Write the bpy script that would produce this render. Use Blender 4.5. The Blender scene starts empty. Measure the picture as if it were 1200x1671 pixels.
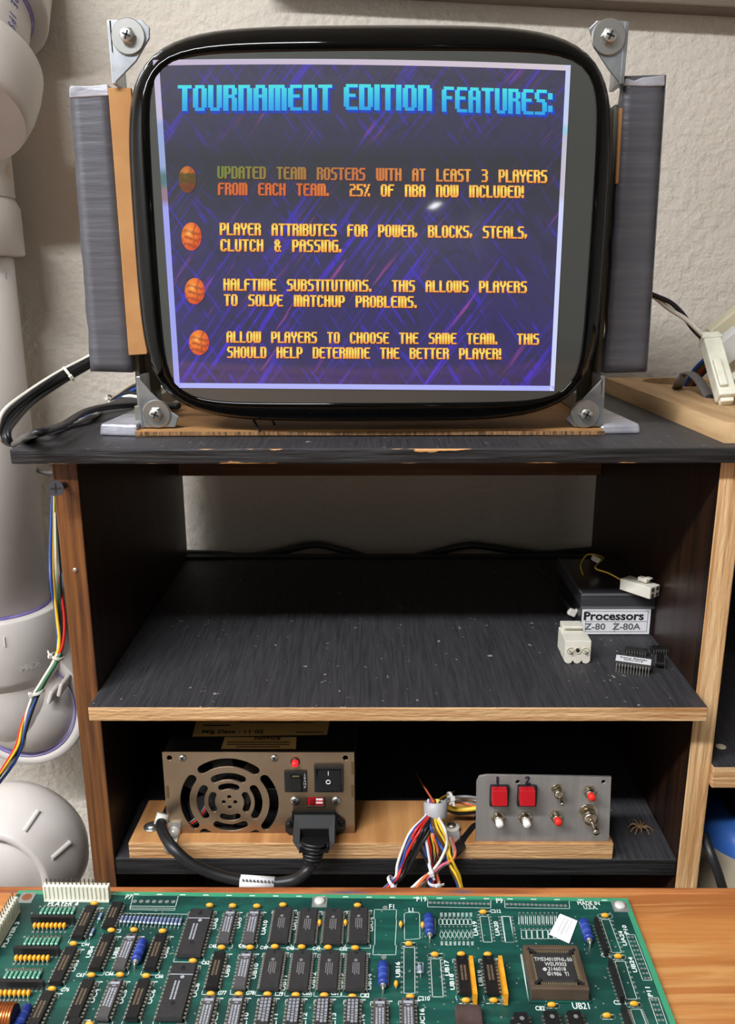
import bpy, math, random
from mathutils import Vector, Matrix, noise
random.seed(7)
C = bpy.context.scene.collection
# ------------------------------------------------------------------ camera, world, lights, exposure
FPX, PITCH, YAW, ROLL = 1393.8, 0.2676, 0.0069, -0.003
def _axes():
    f = Vector((0, 1, 0)); r = Vector((1, 0, 0)); u = Vector((0, 0, 1))
    f0 = f*math.cos(PITCH) - u*math.sin(PITCH); u0 = u*math.cos(PITCH) + f*math.sin(PITCH)
    r1 = r*math.cos(ROLL) + u0*math.sin(ROLL); u1 = -r*math.sin(ROLL) + u0*math.cos(ROLL)
    Rz = Matrix.Rotation(YAW, 3, 'Z')
    return Rz @ r1, Rz @ u1, Rz @ f0
CR, CU, CF = _axes()
cam_data = bpy.data.cameras.new('camera'); cam = bpy.data.objects.new('camera', cam_data); C.objects.link(cam)
cam.matrix_world = Matrix((( CR.x, CU.x, -CF.x, 0), (CR.y, CU.y, -CF.y, 0), (CR.z, CU.z, -CF.z, 0), (0, 0, 0, 1)))
cam_data.sensor_fit = 'VERTICAL'; cam_data.sensor_height = 36; cam_data.lens = 36*FPX/1671
cam_data.clip_start = 0.01; cam_data.clip_end = 50
S = bpy.context.scene; S.camera = cam
S.view_settings.view_transform = 'Standard'; S.view_settings.look = 'None'
S.view_settings.exposure = 0.0; S.view_settings.gamma = 1.0; S.view_settings.use_curve_mapping = False
wd = bpy.data.worlds.new('room_air'); S.world = wd; wd.use_nodes = True
wd.node_tree.nodes['Background'].inputs[0].default_value = (1, .95, .88, 1); wd.node_tree.nodes['Background'].inputs[1].default_value = 0.05
LAMPS = [((-1.05, -0.50, 1.155), 1.70, .16, 98), ((1.33, -8.2, 1.155), .16, 1.1, 16)]
for i, (p, lx, ly, w) in enumerate(LAMPS):
    l = bpy.data.lights.new('fluorescent_light', 'AREA'); l.shape = 'RECTANGLE'; l.size = lx; l.size_y = ly; l.energy = w; l.color = (.955, .985, 1.03)
    o = bpy.data.objects.new('fluorescent_light', l); C.objects.link(o); o.location = p

# ------------------------------------------------------------------ helpers
def ray(px, py): return CF + CR*((px-600)/FPX) + CU*((835.5-py)/FPX)
def at(px, py, Y): d = ray(px, py); return d*(Y/d.y)
def atz(px, py, Z): d = ray(px, py); return d*(Z/d.z)
def atx(px, py, X): d = ray(px, py); return d*(X/d.x)
def V(*a): return Vector(a)
X_, Y_, Z_ = V(1, 0, 0), V(0, 1, 0), V(0, 0, 1)
def lin(c):
    f = lambda v: (v/255)/12.92 if v/255 <= .04045 else (((v/255)+.055)/1.055)**2.4
    return (f(c[0]), f(c[1]), f(c[2]), 1)

MATS = {}
def M(name, c1, c2=None, sc=(8, 8, 8), lohi=(.35, .65), rough=.5, metal=0, bump=0, bsc=None, c3=None, s3=60, t3=.7, spec=.5, coat=0,
      emit=None, es=1, detail=4, distort=0, trans=0, dist=.002, c4=None, sc4=(8, 8, 8), t4=(.5, .6), alpha=1, chip=None):
    if name in MATS: return MATS[name]
    m = bpy.data.materials.new(name); m.use_nodes = True; MATS[name] = m
    nt = m.node_tree; N = nt.nodes; L = nt.links; b = N['Principled BSDF']
    b.inputs['Roughness'].default_value = rough; b.inputs['Metallic'].default_value = metal
    b.inputs['Specular IOR Level'].default_value = spec; b.inputs['Coat Weight'].default_value = coat; b.inputs['Coat Roughness'].default_value = .06
    b.inputs['Transmission Weight'].default_value = trans; b.inputs['Alpha'].default_value = alpha
    tc = N.new('ShaderNodeTexCoord')
    def nz(scale, det=detail, dis=distort):
        mp = N.new('ShaderNodeMapping'); mp.inputs['Scale'].default_value = scale; L.new(tc.outputs['Object'], mp.inputs[0])
        t = N.new('ShaderNodeTexNoise'); t.inputs['Scale'].default_value = 1; t.inputs['Detail'].default_value = det; t.inputs['Distortion'].default_value = dis
        L.new(mp.outputs[0], t.inputs['Vector']); return t.outputs['Fac']
    def mr(src, lo, hi):
        r = N.new('ShaderNodeMapRange'); r.inputs[1].default_value = lo; r.inputs[2].default_value = hi; L.new(src, r.inputs[0]); return r.outputs[0]
    def mix(fac, a, bb):
        x = N.new('ShaderNodeMix'); x.data_type = 'RGBA'; L.new(fac, x.inputs[0])
        for k, v in ((6, a), (7, bb)):
            if isinstance(v, tuple): x.inputs[k].default_value = v
            else: L.new(v, x.inputs[k])
        return x.outputs[2]
    col = lin(c1)
    if c2 is not None: col = mix(mr(nz(sc), *lohi), lin(c1), lin(c2))
    if c4 is not None: col = mix(mr(nz(sc4), *t4), col, lin(c4))
    if c3 is not None: col = mix(mr(nz((s3, s3, s3), 2), t3, t3+.04), col, lin(c3))
    if chip:                                            # worn off paint along the two long edges of a board: (z0, z1, colour)
        sp_ = N.new('ShaderNodeSeparateXYZ'); L.new(tc.outputs['Object'], sp_.inputs[0])
        r1 = mr(sp_.outputs[2], (chip[0]+chip[1])/2, chip[1]); r2 = mr(sp_.outputs[2], (chip[0]+chip[1])/2, chip[0])
        mx_ = N.new('ShaderNodeMath'); mx_.operation = 'MAXIMUM'; L.new(r1, mx_.inputs[0]); L.new(r2, mx_.inputs[1])
        pw = N.new('ShaderNodeMath'); pw.operation = 'POWER'; L.new(mx_.outputs[0], pw.inputs[0]); pw.inputs[1].default_value = 4
        ml = N.new('ShaderNodeMath'); ml.operation = 'MULTIPLY_ADD'; L.new(pw.outputs[0], ml.inputs[0]); ml.inputs[1].default_value = .24; L.new(nz((28, 90, 130), 4), ml.inputs[2])
        col = mix(mr(ml.outputs[0], .74, .77), col, lin(chip[2]))
    if isinstance(col, tuple): b.inputs['Base Color'].default_value = col
    else: L.new(col, b.inputs['Base Color'])
    if bump:
        bp = N.new('ShaderNodeBump'); bp.inputs['Strength'].default_value = bump; bp.inputs['Distance'].default_value = dist
        L.new(nz(bsc or sc, 5), bp.inputs['Height']); L.new(bp.outputs[0], b.inputs['Normal'])
    if emit is not None: b.inputs['Emission Color'].default_value = lin(emit); b.inputs['Emission Strength'].default_value = es
    return m

class MB:
    """collects shapes in world coordinates and links them as one mesh object"""
    def __init__(s): s.v = []; s.f = []; s.mi = []; s.sm = []
    def add(s, vs, fs, mi=0, smooth=False):
        o = len(s.v); s.v += [Vector(p) for p in vs]
        for f in fs: s.f.append(tuple(i+o for i in f)); s.mi.append(mi); s.sm.append(smooth)
        return s
    def box(s, c, size, rot=None, mi=0, mis=None):
        c = Vector(c); h = Vector(size)*.5; vs = []
        for x, y, z in ((-1,-1,-1),(1,-1,-1),(1,1,-1),(-1,1,-1),(-1,-1,1),(1,-1,1),(1,1,1),(-1,1,1)):
            p = V(x*h.x, y*h.y, z*h.z); vs.append(c + (rot @ p if rot else p))
        fs = [(0,3,2,1),(4,5,6,7),(0,1,5,4),(1,2,6,5),(2,3,7,6),(3,0,4,7)]     # bottom top front right back left
        o = len(s.v); s.v += vs
        for k, f in enumerate(fs): s.f.append(tuple(i+o for i in f)); s.mi.append(mis[k] if mis else mi); s.sm.append(False)
        return s
    def bx(s, x0, x1, y0, y1, z0, z1, mi=0, mis=None): return s.box(((x0+x1)/2, (y0+y1)/2, (z0+z1)/2), (x1-x0, y1-y0, z1-z0), None, mi, mis)
    def hexa(s, p, mi=0):      # 8 points: bottom ring (4), top ring (4)
        return s.add(p, [(3,2,1,0),(4,5,6,7),(0,1,5,4),(1,2,6,5),(2,3,7,6),(3,0,4,7)], mi)
    def prism(s, pts, d, mi=0, smooth=False):
        n = len(pts); d = Vector(d); a = [Vector(p) for p in pts]
        s.add(a + [p+d for p in a], [tuple(range(n-1, -1, -1)), tuple(range(n, 2*n))], mi)
        o = len(s.v)-2*n
        for i in range(n):
            s.f.append((o+i, o+(i+1) % n, o+n+(i+1) % n, o+n+i)); s.mi.append(mi); s.sm.append(smooth)
        return s
    def lathe(s, prof, org, axis, seg=24, mi=0, smooth=True, cap=True, sx=1):
        axis = Vector(axis).normalized(); org = Vector(org)
        e1 = axis.cross(Z_ if abs(axis.z) < .9 else X_).normalized(); e2 = axis.cross(e1)
        vs = []
        for r, h in prof:
            for k in range(seg):
                a = 2*math.pi*k/seg; vs.append(org + axis*h + (e1*math.cos(a)*sx + e2*math.sin(a))*r)
        fs = []
        for i in range(len(prof)-1):
            for k in range(seg):
                k2 = (k+1) % seg; fs.append((i*seg+k, i*seg+k2, (i+1)*seg+k2, (i+1)*seg+k))
        s.add(vs, fs, mi, smooth)
        if cap:
            o = len(s.v)-len(vs)
            if prof[0][0] > 1e-6: s.f.append(tuple(o+k for k in range(seg-1, -1, -1))); s.mi.append(mi); s.sm.append(False)
            if prof[-1][0] > 1e-6: s.f.append(tuple(o+(len(prof)-1)*seg+k for k in range(seg))); s.mi.append(mi); s.sm.append(False)
        return s
    def cyl(s, a, b, r, seg=16, mi=0):
        a = Vector(a); b = Vector(b); return s.lathe([(r, 0), (r, (b-a).length)], a, b-a, seg, mi)
    def ball(s, c, r, seg=14, mi=0, sc=(1, 1, 1)):
        n = 8; o = len(s.v)
        s.lathe([(r*math.sin(math.pi*i/n)+1e-7, -r*math.cos(math.pi*i/n)) for i in range(n+1)], (0, 0, 0), Z_, seg, mi, True, False)
        for i in range(o, len(s.v)): p = s.v[i]; s.v[i] = V(p.x*sc[0], p.y*sc[1], p.z*sc[2]) + Vector(c)
        return s
    def tube(s, pts, r, seg=8, mi=0, sub=6, flat=None):
        P = [Vector(p) for p in pts]; Q = []
        if len(P) > 2:
            for i in range(len(P)-1):
                p0 = P[max(i-1, 0)]; p1 = P[i]; p2 = P[i+1]; p3 = P[min(i+2, len(P)-1)]
                for k in range(sub):
                    t = k/sub; Q.append(.5*((2*p1)+(p2-p0)*t+(2*p0-5*p1+4*p2-p3)*t*t+(3*p1-p0-3*p2+p3)*t*t*t))
            Q.append(P[-1])
        else: Q = P
        T = [(Q[min(i+1, len(Q)-1)]-Q[max(i-1, 0)]).normalized() for i in range(len(Q))]
        n = T[0].orthogonal().normalized()
        if flat is not None: n = (Vector(flat)-T[0]*Vector(flat).dot(T[0])).normalized()
        vs = []; fs = []
        for i, q in enumerate(Q):
            n = (n - T[i]*n.dot(T[i])).normalized(); b = T[i].cross(n)
            rr = r(i/(len(Q)-1)) if callable(r) else r
            kx = 2.6 if flat is not None else 1
            for k in range(seg):
                a = 2*math.pi*k/seg; vs.append(q + (n*math.cos(a) + b*math.sin(a)*kx)*rr)
        for i in range(len(Q)-1):
            for k in range(seg): fs.append((i*seg+k, i*seg+(k+1) % seg, (i+1)*seg+(k+1) % seg, (i+1)*seg+k))
        m = (len(Q)-1)*seg
        s.add(vs, fs, mi, True); s.add(vs[:seg], [tuple(range(seg-1, -1, -1))], mi); s.add(vs[m:], [tuple(range(seg))], mi)
        return s
    def mesh(s, name, mats, off=V(0, 0, 0)):
        me = bpy.data.meshes.new(name); me.from_pydata([tuple(p-off) for p in s.v], [], s.f)
        for m in (mats if isinstance(mats, (list, tuple)) else [mats]): me.materials.append(m)
        me.polygons.foreach_set('material_index', s.mi); me.polygons.foreach_set('use_smooth', s.sm); me.update()
        return me
    def build(s, name, mats, parent=None, bevel=0, seg=2):
        if parent is None:
            xs = [p.x for p in s.v]; ys = [p.y for p in s.v]; zs = [p.z for p in s.v]
            off = V((min(xs)+max(xs))/2, (min(ys)+max(ys))/2, min(zs))
        else: off = wloc(parent)
        o = bpy.data.objects.new(name, s.mesh(name, mats, off)); C.objects.link(o)
        if parent is None: o.location = off
        else: o.parent = parent
        if bevel: bv(o, bevel, seg)
        return o
def bv(o, w, seg=2):
    m = o.modifiers.new('bevel', 'BEVEL'); m.width = w; m.segments = seg; m.limit_method = 'ANGLE'; m.angle_limit = math.radians(40); return o
def wloc(o):
    p = V(0, 0, 0)
    while o is not None: p = p + o.location; o = o.parent
    return p
def tag(o, label=None, cat=None, group=None, kind=None):
    for k, v in (('label', label), ('category', cat), ('group', group), ('kind', kind)):
        if v: o[k] = v
    return o
def thing(name, loc, label, cat, group=None):
    o = bpy.data.objects.new(name, None); C.objects.link(o); o.location = loc; o.empty_display_size = .02; return tag(o, label, cat, group)
def part(name, me, parent, loc=(0, 0, 0), rz=0):       # a part given by local mesh data
    o = bpy.data.objects.new(name, me); C.objects.link(o); o.parent = parent; o.location = loc; o.rotation_euler = (0, 0, rz); return o
def struct(o): o['kind'] = 'structure'; return o
DG = None
def curve_mesh(cu):                                     # evaluated mesh of a curve or text datablock
    t = bpy.data.objects.new('tmp', cu); C.objects.link(t); bpy.context.view_layer.update()
    me = bpy.data.meshes.new_from_object(t.evaluated_get(bpy.context.evaluated_depsgraph_get()))
    bpy.data.objects.remove(t); bpy.data.curves.remove(cu); return me
_tx = {}
def text_mesh(body, size, align='CENTER', bold=0, ext=.00008, sx=1):
    cu = bpy.data.curves.new('t', 'FONT'); cu.body = body; cu.size = size; cu.align_x = align; cu.align_y = 'CENTER'; cu.extrude = ext; cu.offset = bold; cu.resolution_u = 3
    me = curve_mesh(cu)
    if sx != 1: me.transform(Matrix.Diagonal((sx, 1, 1, 1)))
    return me
def frame(o, ex, ey, org):                              # 4x4 from in-plane axes
    ex = Vector(ex).normalized(); ey = Vector(ey); ey = (ey-ex*ey.dot(ex)).normalized(); ez = ex.cross(ey)
    return Matrix(((ex.x, ey.x, ez.x, org[0]), (ex.y, ey.y, ez.y, org[1]), (ex.z, ey.z, ez.z, org[2]), (0, 0, 0, 1)))
def text(name, body, size, org, ex, ey, mat, parent, align='CENTER', bold=0, sx=1):
    me = text_mesh(body, size, align, bold, sx=sx); me.transform(frame(None, ex, ey, Vector(org)-wloc(parent)))
    me.materials.clear(); me.materials.append(mat); me.name = name
    return part(name, me, parent)
def plate_mesh(outer, holes, th, bev=0):                # flat plate with real holes, in local xy, thickness along z
    cu = bpy.data.curves.new('p', 'CURVE'); cu.dimensions = '2D'; cu.fill_mode = 'BOTH'; cu.extrude = th/2; cu.bevel_depth = bev
    for pts in [outer]+holes:
        sp = cu.splines.new('POLY'); sp.points.add(len(pts)-1); sp.use_cyclic_u = True
        for q, p in zip(sp.points, pts): q.co = (p[0], p[1], 0, 1)
    return curve_mesh(cu)
def circ(x, y, r, n=20, sx=1): return [(x+r*sx*math.cos(2*math.pi*k/n), y+r*math.sin(2*math.pi*k/n)) for k in range(n)]
def arcslot(cx, cy, r, w, a0, a1, n=14):                # banana slot with round ends
    pts = []; a0 = math.radians(a0); a1 = math.radians(a1)
    for k in range(n+1): a = a0+(a1-a0)*k/n; pts.append((cx+(r+w)*math.cos(a), cy+(r+w)*math.sin(a)))
    for k in range(1, 6): t = math.pi*k/6; pts.append((cx+math.cos(a1)*(r+w*math.cos(t))-math.sin(a1)*w*math.sin(t), cy+math.sin(a1)*(r+w*math.cos(t))+math.cos(a1)*w*math.sin(t)))
    for k in range(n+1): a = a1+(a0-a1)*k/n; pts.append((cx+(r-w)*math.cos(a), cy+(r-w)*math.sin(a)))
    for k in range(1, 6): t = math.pi*k/6; pts.append((cx+math.cos(a0)*(r-w*math.cos(t))+math.sin(a0)*w*math.sin(t), cy+math.sin(a0)*(r-w*math.cos(t))-math.cos(a0)*w*math.sin(t)))
    return pts
def plate(name, outer, holes, th, org, ex, ey, mat, parent, bev=0):
    me = plate_mesh(outer, holes, th, bev); me.transform(frame(None, ex, ey, Vector(org)-(wloc(parent) if parent else Vector(org))))
    me.materials.clear(); me.materials.append(mat); me.name = name
    o = bpy.data.objects.new(name, me); C.objects.link(o)
    if parent: o.parent = parent
    else: o.location = org
    return o

def tie(c, axis, r, mat, parent, up=V(-.4, -1, .3), tail=.006):
    axis = Vector(axis).normalized(); c = Vector(c); u = Vector(up); u = (u-axis*u.dot(axis)).normalized(); w = axis.cross(u); rt = Matrix((w, axis, u)).transposed()
    return MB().lathe([(r, -.0014), (r+.0008, -.0014), (r+.0008, .0014), (r, .0014)], c, axis, 20, cap=False).box(c+u*(r+.0018), (.0042, .0040, .0032), rt).box(c+u*(r+.0020)+w*tail*.6, (tail, .0022, .0009), rt).build('cable_tie', mat, parent, .0004)
# ------------------------------------------------------------------ materials
wall_m = M('stucco_paint', (212, 204, 191), (198, 190, 177), (3, 3, 3), rough=.85, bump=.8, bsc=(110, 110, 110), dist=.004, c4=(150, 138, 124), sc4=(14, 3, 2.2), t4=(.66, .82), c3=(120, 108, 96), s3=45, t3=.76, spec=.2)
ceil_m = M('ceiling_paint', (232, 230, 226), rough=.9)
floor_m = M('concrete_floor', (164, 160, 154), (146, 142, 136), (6, 6, 6), rough=.8)
beam_m = M('beam_paint', (112, 100, 88), (100, 88, 76), (6, 6, 6), rough=.7)
pvc = M('pvc_white', (206, 199, 193), (194, 186, 179), (9, 9, 9), rough=.42, c3=(190, 176, 160), s3=22, t3=.74)
primer = M('purple_primer', (96, 84, 150), (140, 130, 175), (40, 40, 40), rough=.5)
blue_ink = M('blue_ink', (62, 66, 140), rough=.5)
blackpaint = M('black_painted_wood', (62, 60, 63), (42, 41, 43), (520, 26, 26), (.3, .7), rough=.55, bump=.5, bsc=(600, 24, 24), dist=.001, c3=(150, 145, 135), s3=170, t3=.715, spec=.35)
blackedge = M('black_painted_edge', (40, 39, 40), (16, 15, 15), (14, 200, 260), rough=.55, bump=.7, bsc=(20, 160, 330), dist=.002, c3=(196, 150, 100), s3=62, t3=.73, spec=.3)
stain = M('stained_wood_edge', (118, 72, 30), (70, 39, 15), (230, 230, 9), rough=.5, bump=.3, bsc=(260, 260, 6), dist=.001, c3=(60, 36, 18), s3=40, t3=.75)
varn = M('dark_varnish', (44, 25, 14), (22, 12, 7), (9, 110, 3), rough=.38, bump=.25, bsc=(9, 160, 4), dist=.001, c4=(78, 50, 30), sc4=(9, 330, 3), t4=(.62, .8))
ply_v = M('plywood_edge_upright', (222, 186, 138), (176, 128, 78), (330, 60, 7), rough=.7, bump=.7, bsc=(330, 330, 60), dist=.0015, c4=(140, 96, 56), sc4=(200, 60, 9), t4=(.62, .72))
ply_h = M('plywood_edge_level', (214, 176, 128), (164, 116, 68), (8, 60, 420), rough=.7, bump=.8, bsc=(90, 330, 500), dist=.0015)
ply_face = M('plywood_face', (190, 138, 84), (160, 108, 60), (70, 7, 70), rough=.65, bump=.25, bsc=(180, 14, 100), dist=.001, c3=(110, 72, 40), s3=30, t3=.74)
plank_m = M('board_wood', (196, 162, 118), (168, 132, 90), (60, 6, 60), rough=.7, bump=.3, bsc=(160, 14, 160), dist=.001, c3=(110, 74, 44), s3=36, t3=.75)
steel = M('galvanised_steel', (176, 180, 184), (140, 145, 150), (60, 60, 60), rough=.38, metal=.85)
zinc = M('zinc_screw', (190, 190, 186), rough=.32, metal=.95)
dark = M('dark_recess', (10, 10, 10), rough=.8)
blackgloss = M('black_glass_edge', (2, 2, 2), rough=.06, spec=.22)
tape = M('duct_tape', (88, 88, 93), (80, 79, 85), (10, 10, 240), rough=.42, metal=.25, bump=.35, bsc=(18, 18, 190), dist=.0015)
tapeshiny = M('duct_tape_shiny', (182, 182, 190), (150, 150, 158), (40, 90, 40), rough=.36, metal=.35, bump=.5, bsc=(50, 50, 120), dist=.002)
card = M('cardboard', (172, 126, 76), (158, 112, 64), (30, 30, 30), rough=.85)
cardedge = M('cardboard_edge', (150, 112, 72), (70, 48, 30), (500, 100, 80), rough=.9)
blackplastic = M('black_plastic', (26, 26, 27), rough=.38)
blackrubber = M('black_cable_sheath', (22, 22, 24), rough=.45)
whiteplastic = M('white_nylon', (226, 222, 208), (212, 206, 190), (30, 30, 30), rough=.4)
creamplastic = M('aged_nylon', (214, 206, 176), rough=.45)
tie_m = M('nylon_tie', (205, 200, 190), rough=.35)
psu_m = M('psu_steel', (168, 146, 122), (150, 128, 104), (12, 12, 12), rough=.3, metal=.9)
panel_m = M('aluminium_panel', (150, 146, 142), (138, 134, 130), (120, 4, 10), rough=.45, metal=.35)
nickel = M('nickel', (196, 186, 168), rough=.2, metal=1)
redplastic = M('red_plastic', (176, 18, 28), rough=.3)
redbtn = M('red_button', (226, 42, 30), rough=.35)
whitebtn = M('white_button', (238, 234, 226), rough=.35)
paper = M('paper_label', (226, 224, 226), rough=.7)
paperdim = M('manila_label', (212, 166, 96), rough=.7)
inkblack = M('black_ink', (24, 22, 24), rough=.6)
inkgrey = M('grey_ink', (90, 90, 92), rough=.6)
WIRE = {k: M('wire_'+k, c, rough=.4) for k, c in dict(red=(196, 40, 34), black=(26, 26, 28), blue=(36, 68, 142), yellow=(232, 190, 50), white=(222, 216, 204), brown=(96, 66, 40), orange=(216, 110, 60),
        green=(50, 110, 70), pink=(216, 110, 140), grey=(120, 116, 114), dirty=(176, 164, 146), teal=(50, 120, 110)).items()}
# ------------------------------------------------------------------ setting
WY = 1.06; FZ = -1.13; CZ = 1.22
struct(MB().bx(-2.2, 2.2, WY, WY+.1, FZ, CZ).build('wall_back', wall_m))
struct(MB().bx(-2.3, -2.2, -9.6, WY, FZ, CZ).build('wall_left', ceil_m))
struct(MB().bx(2.2, 2.3, -9.6, WY, FZ, CZ).build('wall_right', ceil_m))
struct(MB().bx(-2.3, 2.3, -9.7, -9.6, FZ, CZ).build('wall_front', ceil_m))
struct(MB().bx(-2.3, 2.3, -9.7, WY+.1, FZ-.1, FZ).build('floor', floor_m))
struct(MB().bx(-2.3, 2.3, -9.7, WY+.1, CZ, CZ+.1).build('ceiling', ceil_m))
a = at(590, -3, WY-.001); b = at(1200, 29, WY-.001); d = (b-a)
a2 = a - d*.25; b2 = b + d*1.2
struct(MB().prism([a2, b2, b2+V(0, 0, .09), a2+V(0, 0, .09)], (0, -.034, 0)).build('trim_1', beam_m, bevel=.002))
struct(MB().bx(1.15, 1.95, -9.6, -9.56, FZ, .95).build('door_1', M('door_white', (226, 224, 218), rough=.5)))
lampw = M('lamp_tube_glow', (255, 246, 230), emit=(255, 244, 224), es=3); lampb = M('lamp_body_enamel', (230, 228, 222), rough=.4)
for i, (p, lx, ly, w) in enumerate(LAMPS):
    L_ = thing('ceiling_lamp', V(p[0], p[1], CZ), ['long white fluorescent ceiling lamp above the workbench', 'long white fluorescent ceiling lamp farther back in the room'][i], 'lamp', 'fluorescent ceiling lamps')
    MB().bx(p[0]-max(lx/2, .06)-.03, p[0]+max(lx/2, .06)+.03, p[1]-max(ly/2, .06)-.03, p[1]+max(ly/2, .06)+.03, CZ-.035, CZ).build('lamp_body', lampb, L_, .004)
    for k in (-1, 1): MB().cyl(*(((p[0]-lx/2, p[1]+k*.04, CZ-.048), (p[0]+lx/2, p[1]+k*.04, CZ-.048)) if lx > ly else ((p[0]+k*.04, p[1]-ly/2, CZ-.048), (p[0]+k*.04, p[1]+ly/2, CZ-.048))), .012, 16).build('lamp_tube', lampw, L_)

# ------------------------------------------------------------------ cabinet
XL0, XL1, XR0, XR1 = -.255, -.2345, .2737, .2942
YF, YB = .66, 1.024
ZT = -.1262; TT = ZT - at(600, 757, .645).z; ZTB = ZT-TT
ZS, YS = -.3391, .632; ZL = -.5063
boardedge = M('top_board_worn_edge', (44, 43, 44), (20, 19, 19), (14, 200, 260), rough=.55, bump=.8, bsc=(20, 160, 330), dist=.002, spec=.3, chip=(ZTB-FZ, ZT-FZ, (200, 150, 96)))
cab = thing('plywood_cabinet', V(.02, .84, FZ), 'open plywood cabinet with black painted shelves under the monitor', 'cabinet')
#                               bottom top front right back left
MB().bx(XL0, XL1, YF, YB, FZ, ZTB, mis=[0, 0, 1, 0, 0, 0]).build('side_panel', [varn, stain], cab, .0012)
MB().bx(XR0, XR1, YF, YB, FZ, ZTB, mis=[0, 0, 1, 0, 0, 0]).build('side_panel', [varn, ply_v], cab, .0012)
MB().bx(.80, .82, YF, YB, FZ, ZTB, mis=[0, 0, 1, 0, 0, 0]).build('side_panel', [varn, ply_v], cab, .0012)
MB().bx(-.2804, .84, .645, YB+.006, ZTB, ZT, mis=[0, 0, 1, 1, 1, 1]).build('top_board', [blackpaint, boardedge], cab, .0015)
TS = ZS - at(600, 1177, YS).z
MB().bx(XL1, XR0, YS, YB, ZS-TS, ZS, mis=[0, 0, 1, 1, 0, 1]).build('shelf', [blackpaint, ply_h], cab, .0008)
MB().bx(XL1, XR0, YF+.001, YB-.012, ZL-.017, ZL, mis=[0, 0, 1, 1, 0, 1]).build('shelf', [blackpaint, blackedge], cab, .0012)
zr = at(1180, 1252, YF-.005).z; zr2 = at(1180, 1286, YF-.005).z
MB().bx(XR1, .80, YF-.005, YB-.012, zr2, zr, mis=[0, 0, 1, 1, 0, 1]).build('shelf', [blackpaint, ply_h], cab, .0008)
MB().bx(XR1, .80, YF+.02, YB-.012, -.70, -.682).build('shelf', blackpaint, cab, .0008)
MB().bx(XL1, .80, YB-.012, YB, FZ, ZS-TS).build('back_panel', M('black_back', (12, 11, 11), rough=.8), cab)
MB().bx(XL1, .80, YB-.013, YB-.001, ZS-TS, ZS+.004).build('back_strip', M('black_back', (12, 11, 11)), cab)
zra = at(640, 776, YB-.02).z
MB().bx(XL1, XR0, YB-.02, YB-.004, zra, ZTB).build('rear_rail', M('brown_rail', (120, 84, 50), (92, 62, 36), (8, 60, 160), rough=.6), cab)
# half driven screw and nail on the left upright
sp = at(106, 791, YF); sq = at(91, 797, YF-.021)
sc = MB().lathe([(.0026, 0), (.0026, .012), (.0034, .0125), (.0026, .013), (.0034, .0145), (.0026, .015), (.0034, .0165), (.0026, .017), (.0026, .019), (.0062, .0245), (.0062, .0255)], sp+(sp-sq).normalized()*.004, sq-sp, 18).build('screw', M('screw_black_oxide', (92, 94, 100), rough=.35, metal=.8), cab)
dr = (sq-sp).normalized(); e1 = dr.cross(Z_).normalized(); e2 = dr.cross(e1); ce = sp+dr*(.0256-.004)
r_ = Matrix((e1, e2, dr)).transposed()
MB().box(ce, (.0078, .0013, .0005), r_).box(ce, (.0013, .0078, .0005), r_).build('screw_slot', dark, sc)
n0 = at(123, 930, YF); MB().lathe([(.0022, 0), (.0018, .0008), (.0006, .001)], n0-V(0, .0002, 0), -Y_, 12).build('nail', zinc, cab)

# ------------------------------------------------------------------ plumbing
PY = .975
def vx(px, py): return at(px, py, PY)
p0 = vx(-9, 900); R = .057; pxX = p0.x
pipe = thing('drain_pipe', V(pxX, PY, vx(0, 1085).z), 'tall white plastic drain pipe standing against the wall left of the cabinet', 'pipe')
z_hub = vx(0, 413).z; z_cpl = vx(0, 1000).z
MB().lathe([(R, z_cpl-.02), (R, z_hub+.02)], (pxX, PY, 0), Z_, 48, 0).build('pipe_run', pvc, pipe)
tick = MB().box(at(9, 450, PY-.052)+V(0, .001, 0), (.0012, .0008, .007)).build('pipe_mark', inkgrey, pipe)
# top offset: hub, elbow, slanted pipe, upper hub
zt0 = vx(0, 418).z; zt1 = vx(0, 322).z
MB().lathe([(R, zt0), (.068, zt0), (.0695, zt0+.002), (.0695, zt0+.05), (.064, zt1), (.061, zt1+.008)], (pxX, PY, 0), Z_, 48).build('pipe_hub', pvc, pipe)
A0 = V(pxX, PY, zt1); A1 = V(pxX, PY, vx(0, 200).z); A2 = at(-60, 112, .93); A3 = at(-34, -63, 1.015)
dA = (A3-A2).normalized(); MB().tube([A0, (A0+A1)*.5, A1, A1+(A2-A1)*.55, A2+dA*.006], .0655, 40, sub=8).build('elbow', pvc, pipe)
dA = (A3-A2).normalized(); AL = (A3-A2).length*1.1
MB().lathe([(R, -.02), (R, AL)], A2, dA, 48).build('pipe_run', pvc, pipe)
MB().lathe([(.0630, -.060), (.0665, -.052), (.0710, -.036), (.0740, -.016), (.0745, .004), (.073, .006), (.058, .006)], A2, dA, 48).build('pipe_hub', pvc, pipe)
up = MB().lathe([(.058, .081), (.0725, .081), (.074, .084), (.074, AL)], A2, dA, 48).build('pipe_hub', pvc, pipe)
MB().lathe([(.0576, .076), (.0594, .0805), (.0590, .0812), (.0574, .0812)], A2, dA, 48).build('primer_ring', primer, up)
# lettering on the slanted pipe
ex = -(dA); cdir = (-CF - dA*(-CF).dot(dA)).normalized()
for i, ch in enumerate('PIPE IPS'):
    if ch == ' ': continue
    pp = A2 + dA*(.080-.0072*i) ; ang = 1.2
    e_o = (cdir*math.cos(ang) + dA.cross(cdir)*math.sin(ang)).normalized()
    o = pp + e_o*(R+.0004); ey = e_o.cross(ex)
    text('pipe_lettering', ch, .0128, o, ex, ey, blue_ink, pipe, sx=.8)
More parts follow.
